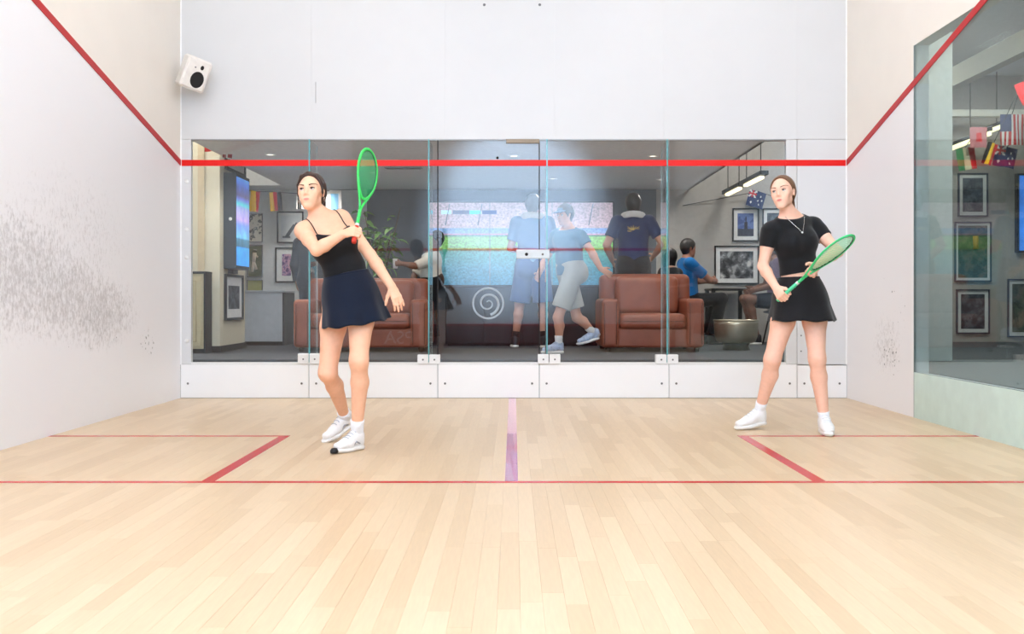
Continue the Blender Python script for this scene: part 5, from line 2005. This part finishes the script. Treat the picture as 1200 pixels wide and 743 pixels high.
# ================================================================== framed pictures
def print_mat(name, cols, scale, stretch=(1, 1, 1), detail=2):
    def build(N, L, tc):
        mp = N.new('ShaderNodeMapping')
        mp.inputs['Scale'].default_value = stretch
        L.new(tc.outputs['Object'], mp.inputs[0])
        nz = N.new('ShaderNodeTexNoise')
        nz.inputs['Scale'].default_value = scale
        nz.inputs['Detail'].default_value = detail
        L.new(mp.outputs[0], nz.inputs['Vector'])
        rp = N.new('ShaderNodeValToRGB')
        rp.color_ramp.interpolation = 'CONSTANT'
        n = len(cols)
        rp.color_ramp.elements[0].position, rp.color_ramp.elements[0].color = 0.0, (*lin(cols[0]), 1)
        rp.color_ramp.elements[1].position, rp.color_ramp.elements[1].color = 0.36 + 0.28 * (n - 1) / max(n - 1, 1), (*lin(cols[-1]), 1)
        for i in range(1, n - 1):
            e = rp.color_ramp.elements.new(0.36 + 0.28 * i / (n - 1))
            e.color = (*lin(cols[i]), 1)
        L.new(nz.outputs['Fac'], rp.inputs[0])
        return rp.outputs[0]

    return node_mat(name, build, 0.5)


mat_board = M('picture_mount_white', (222, 222, 220), 0.7)


def picture(label, lo, hi, plane, face, frame_mat, print_m, fw=0.018, mount=0.07, extra=None, group='framed pictures in the lounge'):
    """plane 'y': hangs on a wall facing the court, lo/hi = (x, z); plane 'x': hangs on the pillar side, lo/hi = (y, z)"""
    (a0, b0), (a1, b1) = lo, hi
    if plane == 'y':
        T = lambda a, b, d: V(a, face - d, b)
    else:
        T = lambda a, b, d: V(face + d, a, b)
    rt = empty('framed_picture', T((a0 + a1) / 2, (b0 + b1) / 2, 0), label, 'picture', group)
    for (p, q_, r, s) in ((a0, b0, a1, b0 + fw), (a0, b1 - fw, a1, b1), (a0, b0 + fw, a0 + fw, b1 - fw), (a1 - fw, b0 + fw, a1, b1 - fw)):
        box('frame_bar', T(p, q_, 0.001), T(r, s, 0.030), frame_mat, rt)
    mt = box('mount', T(a0 + fw, b0 + fw, 0.001), T(a1 - fw, b1 - fw, 0.012), mat_board, rt)
    mx, mz = mount, mount
    pr = box('print', T(a0 + fw + mx, b0 + fw + mz, 0.012), T(a1 - fw - mx, b1 - fw - mz, 0.0135), print_m, rt)
    if extra:
        extra(T, rt, pr, (a0 + fw + mx, b0 + fw + mz, a1 - fw - mx, b1 - fw - mz))
    return rt


def wall_pic(label, px0, py0, px1, py1, frame_mat, print_m, **kw):
    p0, p1 = at(px0, py1, WY), at(px1, py0, WY)
    return picture(label, (p0[0], p0[2]), (p1[0], p1[2]), 'y', WY, frame_mat, print_m, **kw)


fr_black = M('black_frame', (34, 34, 36), 0.4)
fr_grey = M('grey_frame', (92, 92, 92), 0.4)
bw = print_mat('black_white_crowd_photo', [(34, 34, 36), (70, 70, 72), (110, 110, 112), (160, 160, 160), (206, 206, 204)], 9, detail=4)
sky_pr = print_mat('skyline_photo', [(60, 80, 140), (88, 110, 170), (70, 90, 150), (110, 130, 180)], 4)
pink = print_mat('people_photo', [(90, 60, 110), (150, 110, 150), (196, 150, 170), (120, 90, 140), (210, 190, 200)], 14)
olive = print_mat('olive_sports_photo', [(88, 92, 66), (104, 106, 76), (120, 120, 90)], 5)
sketch = print_mat('line_drawing', [(206, 200, 186), (206, 200, 186), (90, 90, 90), (206, 200, 186)], 12)
slate_pr = print_mat('dark_slate_photo', [(54, 60, 72), (74, 82, 94), (96, 104, 112), (60, 68, 82)], 8)
green_pr = print_mat('dark_green_photo', [(60, 72, 66), (80, 92, 80), (104, 100, 88), (70, 80, 84)], 8)
white_pr = M('white_print', (214, 216, 218), 0.6)


def tower(T, rt, pr, r):
    a0, b0, a1, b1 = r
    w, h = a1 - a0, b1 - b0
    m = MB()
    m.box(T(a0, b0, 0.0136), T(a1, b0 + h * 0.32, 0.0142))
    m.box(T(a0 + w * 0.42, b0, 0.0136), T(a0 + w * 0.62, b0 + h * 0.62, 0.0143))
    m.box(T(a0 + w * 0.49, b0, 0.0136), T(a0 + w * 0.55, b0 + h * 0.86, 0.0144))
    m.build('skyline_print', M('skyline_dark', (52, 50, 66), 0.6), pr)


def bridge(T, rt, pr, r):
    a0, b0, a1, b1 = r
    w, h = a1 - a0, b1 - b0
    m = MB()
    f = lambda x, z: T(a0 + w * x, b0 + h * z, 0.0145)
    for (x0, z0, x1, z1) in ((0.10, 0.10, 0.50, 0.10), (0.25, 0.10, 0.70, 0.62), (0.35, 0.10, 0.85, 0.70), (0.30, 0.22, 0.50, 0.20)):
        m.tube([f(x0, z0), f(x1, z1)], 0.014, 6)
    m.build('tower_print', M('grey_steel_print', (96, 104, 116), 0.6), pr)


def athlete(T, rt, pr, r):
    a0, b0, a1, b1 = r
    w, h = a1 - a0, b1 - b0
    m = MB()
    f = lambda x, z: T(a0 + w * x, b0 + h * z, 0.0145)
    for pts, rr in ((((0.5, 0.78), (0.42, 0.48)), 0.03), (((0.42, 0.48), (0.3, 0.14)), 0.022), (((0.42, 0.48), (0.62, 0.22)), 0.022), (((0.48, 0.74), (0.72, 0.62)), 0.016), (((0.53, 0.86), (0.54, 0.88)), 0.03)):
        m.tube([f(*pts[0]), f(*pts[1])], rr, 6)
    m.build('athlete_print', M('pale_print', (206, 190, 170), 0.6), pr)


def yellow_fig(T, rt, pr, r):
    a0, b0, a1, b1 = r
    w, h = a1 - a0, b1 - b0
    f = lambda x, z: T(a0 + w * x, b0 + h * z, 0.0145)
    MB().tube([f(0.6, 0.55), f(0.58, 0.8)], 0.04, 6).build('figure_print', M('ochre_print', (186, 140, 60), 0.6), pr)


wall_pic('framed picture of a skyscraper skyline on the grey wall', 858, 244, 889, 283, fr_black, sky_pr, mount=0.055, extra=tower)
wall_pic('framed picture of a blue evening scene beside the skyline picture', 893, 244, 924, 283, fr_black, slate_pr, mount=0.05)
wall_pic('large framed black and white photograph below the skyline picture', 837, 288, 889, 333, fr_black, bw, mount=0.06)
wall_pic('framed picture of a grey steel tower above the counter', 325, 248, 356, 285, fr_black, white_pr, mount=0.035, extra=bridge)
wall_pic('framed picture of people in pink and purple above the counter', 323, 290, 349, 331, fr_black, pink, mount=0.075)
wall_pic('olive sports picture of an athlete beside the counter', 290, 287, 308, 325, fr_grey, olive, fw=0.01, mount=0.004, extra=athlete)
wall_pic('pale line drawing above the olive sports picture', 291, 250, 308, 284, fr_grey, sketch, fw=0.008, mount=0.004)
wall_pic('plain pale olive panel under the olive sports picture', 290, 328, 308, 343, fr_grey, M('pale_olive_panel', (170, 168, 110), 0.6), fw=0.006, mount=0.003)
picture('framed portrait-format picture on the pillar below the upright screen', (10.80, 0.71), (11.50, 1.24), 'x', PX + 0.001, M('charcoal_frame', (54, 58, 64), 0.4), slate_pr, mount=0.10, fw=0.03)
picture('framed picture with green shapes on the pillar above the upright screen', (10.82, 2.43), (11.60, 2.98), 'x', PX + 0.001, fr_black, print_mat('green_leaf_print', [(200, 196, 176), (206, 204, 190), (110, 130, 96), (90, 110, 84)], 7), mount=0.08, fw=0.03)
hg = 'framed pictures in the hall'
fr_navy = M('slate_blue_frame', (70, 76, 92), 0.4)
wall_pic('small framed picture under the bunting in the hall', 1122, 203, 1157, 254, fr_navy, slate_pr, mount=0.05, group=hg)
wall_pic('tall framed picture with an ochre figure in the hall', 1118, 260, 1161, 330, fr_navy, green_pr, mount=0.035, extra=yellow_fig, group=hg)
wall_pic('small framed picture below the one with an ochre figure', 1120, 339, 1159, 391, fr_navy, slate_pr, mount=0.05, group=hg)
wall_pic('framed picture below the blue hall screen', 1180, 327, 1226, 395, fr_navy, green_pr, mount=0.05, group=hg)

# ================================================================== flags
TOPS = {}


def flag(label, px, py, w_px, h_px, Y, cols, design, roll=0.0, sag=0.02, group='flags of the lounge bunting', yaw=0.0):
    s = Y / FPX
    w, h = w_px * s, h_px * s
    c = at(px, py, Y)
    nx_, nz_ = 26, 18
    vs, fs, mi = [], [], []
    cr_, sr_ = math.cos(roll), math.sin(roll)
    for side in (0, 1):
        for j in range(nz_ + 1):
            for i in range(nx_ + 1):
                u, v = i / nx_, j / nz_
                x, z = (u - 0.5) * w, (v - 0.5) * h
                y = sag * math.sin(u * 7 + v * 2) * (1 - 0.6 * v) + 0.0015 * side
                vs.append(c + V(x * cr_ - z * sr_, y + x * math.sin(yaw), x * sr_ + z * cr_))
    st = nx_ + 1
    off = st * (nz_ + 1)
    for j in range(nz_):
        for i in range(nx_):
            m_ = design((i + 0.5) / nx_, (j + 0.5) / nz_)
            a = j * st + i
            fs.append((a, a + 1, a + st + 1, a + st)); mi.append(m_)
            fs.append((off + a, off + a + st, off + a + st + 1, off + a + 1)); mi.append(m_)
    TOPS.setdefault(Y if px < 600 else (20 if px < 1000 else 30), []).append(c + V(-h / 2 * sr_, 0.001, h / 2 * cr_))
    mb = MB()
    mb.add(vs, fs, 0, True)
    mb.m = mi
    return mb.build('hanging_flag', [fabric('flag_%d_%d_%d' % q_, q_, 0.8, 0.04) for q_ in cols], None, label, 'flag', group, loc=c, fix=False)


RED, YEL, BLK, NAVY, WHT, GRN = (200, 40, 44), (236, 190, 50), (30, 30, 34), (34, 46, 96), (228, 224, 220), (60, 130, 80)
flag('yellow and red flag hanging beside the upright screen', 298, 236, 11, 24, 12.9, [YEL, RED], lambda u, v: 1 if (u + v * 0.3 > 0.85) else 0, roll=-0.12)
flag('yellow, red and black striped flag above the steel tower picture', 323, 236, 14, 22, 12.9, [YEL, RED, BLK], lambda u, v: min(int(u * 3), 2), roll=0.08)
flag('white flag with black marks beside the racket player', 352, 236, 10, 18, 12.9, [WHT, BLK], lambda u, v: 1 if int(u * 6) in (1, 3) and v < 0.7 else 0)
flag('pale blue and white flag behind the racket player', 391, 235, 18, 24, 12.9, [(120, 176, 214), WHT], lambda u, v: 0 if 0.3 < u < 0.8 and v < 0.85 else 1)
flag('plain red flag hanging at the top of the pillar', 248, 170, 18, 14, 10.2, [RED], lambda u, v: 0, roll=0.1)
flag('dark red and white flag hanging beside the plain red flag', 267, 174, 11, 22, 10.2, [(150, 40, 44), WHT], lambda u, v: 1 if 0.4 < u < 0.62 else 0, roll=-0.1)
stars = [(0.72, 0.72), (0.62, 0.42), (0.84, 0.48), (0.72, 0.2), (0.25, 0.25)]


def ensign(u, v):
    if u < 0.46 and v > 0.54:
        x, y = u / 0.46, (v - 0.54) / 0.46
        if abs(x - 0.5) < 0.12 or abs(y - 0.5) < 0.16:
            return 1
        return 2 if abs(x - y) < 0.15 or abs(x + y - 1) < 0.15 else 0
    return 2 if any((u - a) ** 2 + ((v - b) * 0.8) ** 2 < 0.0022 for a, b in stars) else 0


flag('blue ensign flag with white stars above the skyline picture', 886, 233.5, 20, 19, 13.28, [NAVY, RED, WHT], ensign, roll=-0.28, sag=0.008)
hf_ = 'flags of the hall bunting'
flag('star-spangled flag with red and white vertical stripes in the hall', 1186, 152, 27, 36, 12.6, [RED, WHT, (60, 70, 110)],
     lambda u, v: 2 if (u < 0.45 and v > 0.45) else (int(u * 11) % 2), group=hf_)
flag('black, yellow and red flag in the hall', 1160, 180, 12, 26, 12.6, [BLK, YEL, RED], lambda u, v: min(int(u * 3), 2), roll=-0.35, group=hf_)
flag('blue ensign flag with white stars below the striped hall flag', 1178, 184, 26, 24, 12.75, [NAVY, RED, WHT], ensign, roll=-0.2, group=hf_)
flag('faded pink and red flag in the hall', 1147, 161, 20, 24, 12.45, [(188, 120, 124), RED], lambda u, v: 1 if 0.35 < u < 0.65 and 0.3 < v < 0.7 else 0, group=hf_)
flag('green, white and red flag above the small hall picture', 1133, 186, 22, 26, 12.6, [GRN, (206, 196, 160), RED], lambda u, v: min(int(u * 3), 2), roll=0.15, group=hf_)
flag('plain red flag high in the hall', 1203, 108, 20, 26, 12.0, [RED], lambda u, v: 0, roll=0.4, group=hf_)
for key, lab, e0, e1 in ((12.9, 'thin dark bunting cord along the white lounge wall', at(284, 222, WY), at(420, 222, WY)),
                         (20, 'thin dark bunting cord along the grey picture wall', at(800, 241, WY), at(935, 240, WY)),
                         (10.2, 'thin dark bunting cord hung from the pillar', V(PX - 0.6, PY0, 2.75), V(PX + 0.0, PY0, 2.70)),
                         (30, 'thin dark bunting cord crossing the hall', at(1110, 176, WY), at(1240, 92, WY))):
    pts = [e0] + sorted(TOPS[key], key=lambda p: p[0]) + [e1]
    MB().tube(pts, 0.005, 6).build('bunting_cord', M('dark_cord', (60, 58, 58), 0.7), None, lab, 'cord', 'bunting cords', loc=pts[0])

# ================================================================== plant
pl = empty('potted_tree', at(446, 0, 12.6) * V(1, 1, 0) + V(0, 0, FZ), 'leafy potted tree behind the leather sofa', 'plant')
pb = root_loc(pl)
MB().lathe([(0.15, 0), (0.17, 0.02), (0.20, 0.36), (0.215, 0.38), (0.20, 0.38), (0.185, 0.34), (0.02, 0.33)], pb, 28).build('pot', M('charcoal_pot', (58, 60, 64), 0.6), pl)
stem = MB()
tips = []
for k in range(7):
    a = k * 0.9
    e = pb + V(0.26 * math.cos(a), 0.26 * math.sin(a), 1.45 + 0.50 * random.random())
    stem.tube([pb + V(0.02 * math.cos(a), 0.02 * math.sin(a), 0.34), pb + V(0.05 * math.cos(a), 0.05 * math.sin(a), 0.9), e], [0.014, 0.011, 0.005], 7)
    tips.append((pb + V(0.05 * math.cos(a), 0.05 * math.sin(a), 0.95), e))
stem.build('stem', M('plant_stem', (96, 84, 62), 0.8), pl)
lv = MB().add([(0, 0, 0), (0.035, 0.05, 0.012), (0, 0.06, 0), (-0.035, 0.05, 0.012), (0.028, 0.12, 0.0), (0, 0.13, -0.012), (-0.028, 0.12, 0.0), (0, 0.19, -0.035)],
              [(0, 1, 2), (0, 2, 3), (1, 4, 5, 2), (2, 5, 6, 3), (4, 7, 5), (5, 7, 6)], 0, True)
leaf0 = None
leaf_m = M('green_leaf', (104, 150, 70), 0.4, noise=0.2, scale=12, spec=0.5)
for k in range(110):
    b0, e0 = random.choice(tips)
    p = b0 + (e0 - b0) * random.random() ** 0.7 + rng.normal(0, 0.05, 3)
    if leaf0 is None:
        o = lv.build('leaf', leaf_m, pl, fix=False)
        o.data.vertices.foreach_set('co', np.array(lv.v, np.float32).ravel())
        leaf0 = o
    else:
        o = leaf0.copy()
        COL.objects.link(o)
        o.parent = pl
    o.location = tuple(p - pb)
    o.rotation_euler = (random.uniform(-0.9, 0.5), random.uniform(-0.6, 0.6), random.uniform(0, 6.28))
    s_k = random.uniform(0.6, 1.05)
    o.scale = (s_k, s_k, s_k)

# ================================================================== lamps and ceiling things of the lounge
tube_m = M('warm_tube_glow', (255, 236, 190), 0.4, emit=2.2)
beam = M('dark_lamp_rail', (58, 60, 62), 0.5)
for y0, y1, lab in ((11.35, 12.15, 'nearer'), (12.45, 13.2, 'farther')):
    tl = empty('strip_lamp', (2.95, (y0 + y1) / 2, 2.42), 'warm glowing strip lamp on dark rail above the grey wall, ' + ('over the black table' if lab == 'nearer' else 'close to the skyline picture'), 'lamp', 'strip lamps')
    box('tube', (2.92, y0, 2.385), (2.98, y1, 2.42), tube_m, tl, 0.008)
    box('rail', (2.90, y0 - 0.12, 2.42), (3.0, y1 + 0.12, 2.47), beam, tl, 0.004)
    for yy in (y0 + 0.05, y1 - 0.05):
        MB().tube([V(2.95, yy, 2.47), V(2.95, yy, 4.1)], 0.006, 6).build('hanger', beam, tl)
for px, py, Y, lab in ((1137, 165, 12.9, 'beside the green, white and red flag'), (1168, 150, 13.2, 'behind the black, yellow and red flag')):
    c = at(px, py, Y)
    tl = empty('strip_lamp', c, 'warm glowing strip lamp in the hall ' + lab, 'lamp', 'strip lamps')
    d_ = V(0.36, 0, 0.14)
    MB().tube([c - d_ * 0.75, c + d_ * 0.75], 0.035, 8).build('tube', tube_m, tl)
    MB().tube([c - d_ * 0.8 + V(0, 0, 0.05), c + d_ * 0.8 + V(0, 0, 0.05)], 0.03, 6).build('rail', beam, tl)
    MB().tube([c + V(0, 0, 0.05), V(c[0], c[1], 4.1)], 0.006, 6).build('hanger', beam, tl)
# hall beams
hb = M('hall_beam_cream', (214, 208, 194), 0.6)
box('trim_7', (5.0, 1.0, 3.38), (5.12, WY, 3.6), hb, kind='structure')
box('trim_8', (3.33, 12.95, 3.44), (9.0, 13.05, 3.53), M('pale_rail', (226, 222, 210), 0.5), kind='structure')
for px, Y in ((473, 11.2),):
    c = at(px, 0, Y)
    vt = empty('ceiling_vent', (c[0], Y, 2.5), 'dark linear air vent in the lounge ceiling', 'vent')
    box('vent_frame', (c[0] - 0.22, Y - 0.05, 2.488), (c[0] + 0.22, Y + 0.05, 2.4995), M('vent_grey', (130, 134, 138), 0.5), vt)
    for k in range(3):
        box('slat', (c[0] - 0.2, Y - 0.035 + k * 0.028, 2.482), (c[0] + 0.2, Y - 0.02 + k * 0.028, 2.488), beam, vt)
for x, y, lab, pw in ((-2.6, 10.2, 'above the loveseat end by the pillar', 34), (-1.7, 11.6, 'above the loveseat end by the door', 30), (-2.6, 12.6, 'above the white counter', 26), (0.0, 10.3, 'just inside the glass door', 26),
                      (1.5, 10.3, 'above the armchair', 34), (0.5, 12.2, 'near the large wall screen', 26), (1.9, 12.3, 'above the person with bobbed hair', 30)):
    dl = empty('downlight', (x, y, 2.5), 'small round recessed downlight in the lounge ceiling ' + lab, 'lamp', 'lounge downlights')
    MB().lathe([(0.055, -0.001), (0.06, -0.008), (0.045, -0.010), (0.04, -0.002)], (x, y, 2.5), 20, caps=False).build('ring', white_metal, dl)
    MB().lathe([(0.001, -0.003), (0.04, -0.003), (0.04, -0.001)], (x, y, 2.5), 20).build('lens', M('lamp_lens_glow', (255, 246, 230), 0.4, emit=3.0), dl)
    ld = bpy.data.lights.new('downlight_bulb', 'SPOT')
    ld.energy, ld.color, ld.spot_size, ld.spot_blend, ld.shadow_soft_size = pw * 1.2, (1.0, 0.96, 0.9), math.radians(165), 0.6, 0.05
    lo_ = bpy.data.objects.new('downlight_bulb', ld)
    lo_.location = (0, 0, -0.03)
    lo_.parent = dl
    COL.objects.link(lo_)

# ================================================================== loudspeaker in the court corner
sp = at(227, 86, 8.92)
spk = empty('loudspeaker', sp, 'small white loudspeaker with black cone mounted high in the corner', 'speaker')
R_ = Matrix.Translation(Vector(sp)) @ Matrix.Rotation(math.radians(38), 4, 'Z') @ Matrix.Rotation(math.radians(14), 4, 'Y') @ Matrix.Rotation(math.radians(18), 4, 'X')
cabm = M('speaker_white', (236, 232, 226), 0.5)
b_ = MB()
b_.box(V(-0.115, -0.10, -0.15), V(0.115, 0.09, 0.15), 0, 0.02, mat=R_)
b_.build('cabinet', cabm, spk)


def disc(rx, rz, cx, cz, y, d, mat, name, parent):
    m = MB()
    n = 28
    vs = [(cx + rx * math.cos(2 * math.pi * k / n), y, cz + rz * math.sin(2 * math.pi * k / n)) for k in range(n)] + [(cx + rx * 0.9 * math.cos(2 * math.pi * k / n), y - d, cz + rz * 0.9 * math.sin(2 * math.pi * k / n)) for k in range(n)]
    fs = [tuple(range(n)), tuple(range(n, 2 * n))[::-1]] + [(k, (k + 1) % n, n + (k + 1) % n, n + k) for k in range(n)]
    m.add(vs, fs, 0, False, R_)
    return m.build(name, mat, parent)


disc(0.062, 0.078, 0.02, -0.045, -0.099, 0.006, M('speaker_cone_black', (26, 26, 28), 0.7), 'woofer', spk)
disc(0.016, 0.022, 0.03, 0.075, -0.099, 0.005, M('speaker_cone_black'), 'tweeter', spk)
disc(0.008, 0.008, -0.03, 0.06, -0.099, 0.003, bolt_mat, 'indicator', spk)
MB().tube([np.array(R_ @ Vector((0, 0.08, 0))), V(sp[0] - 0.04, YB - 0.03, sp[2] + 0.02), V(sp[0] - 0.05, YB + 0.002, sp[2] + 0.02)], 0.016, 8).build('bracket', white_metal, spk)
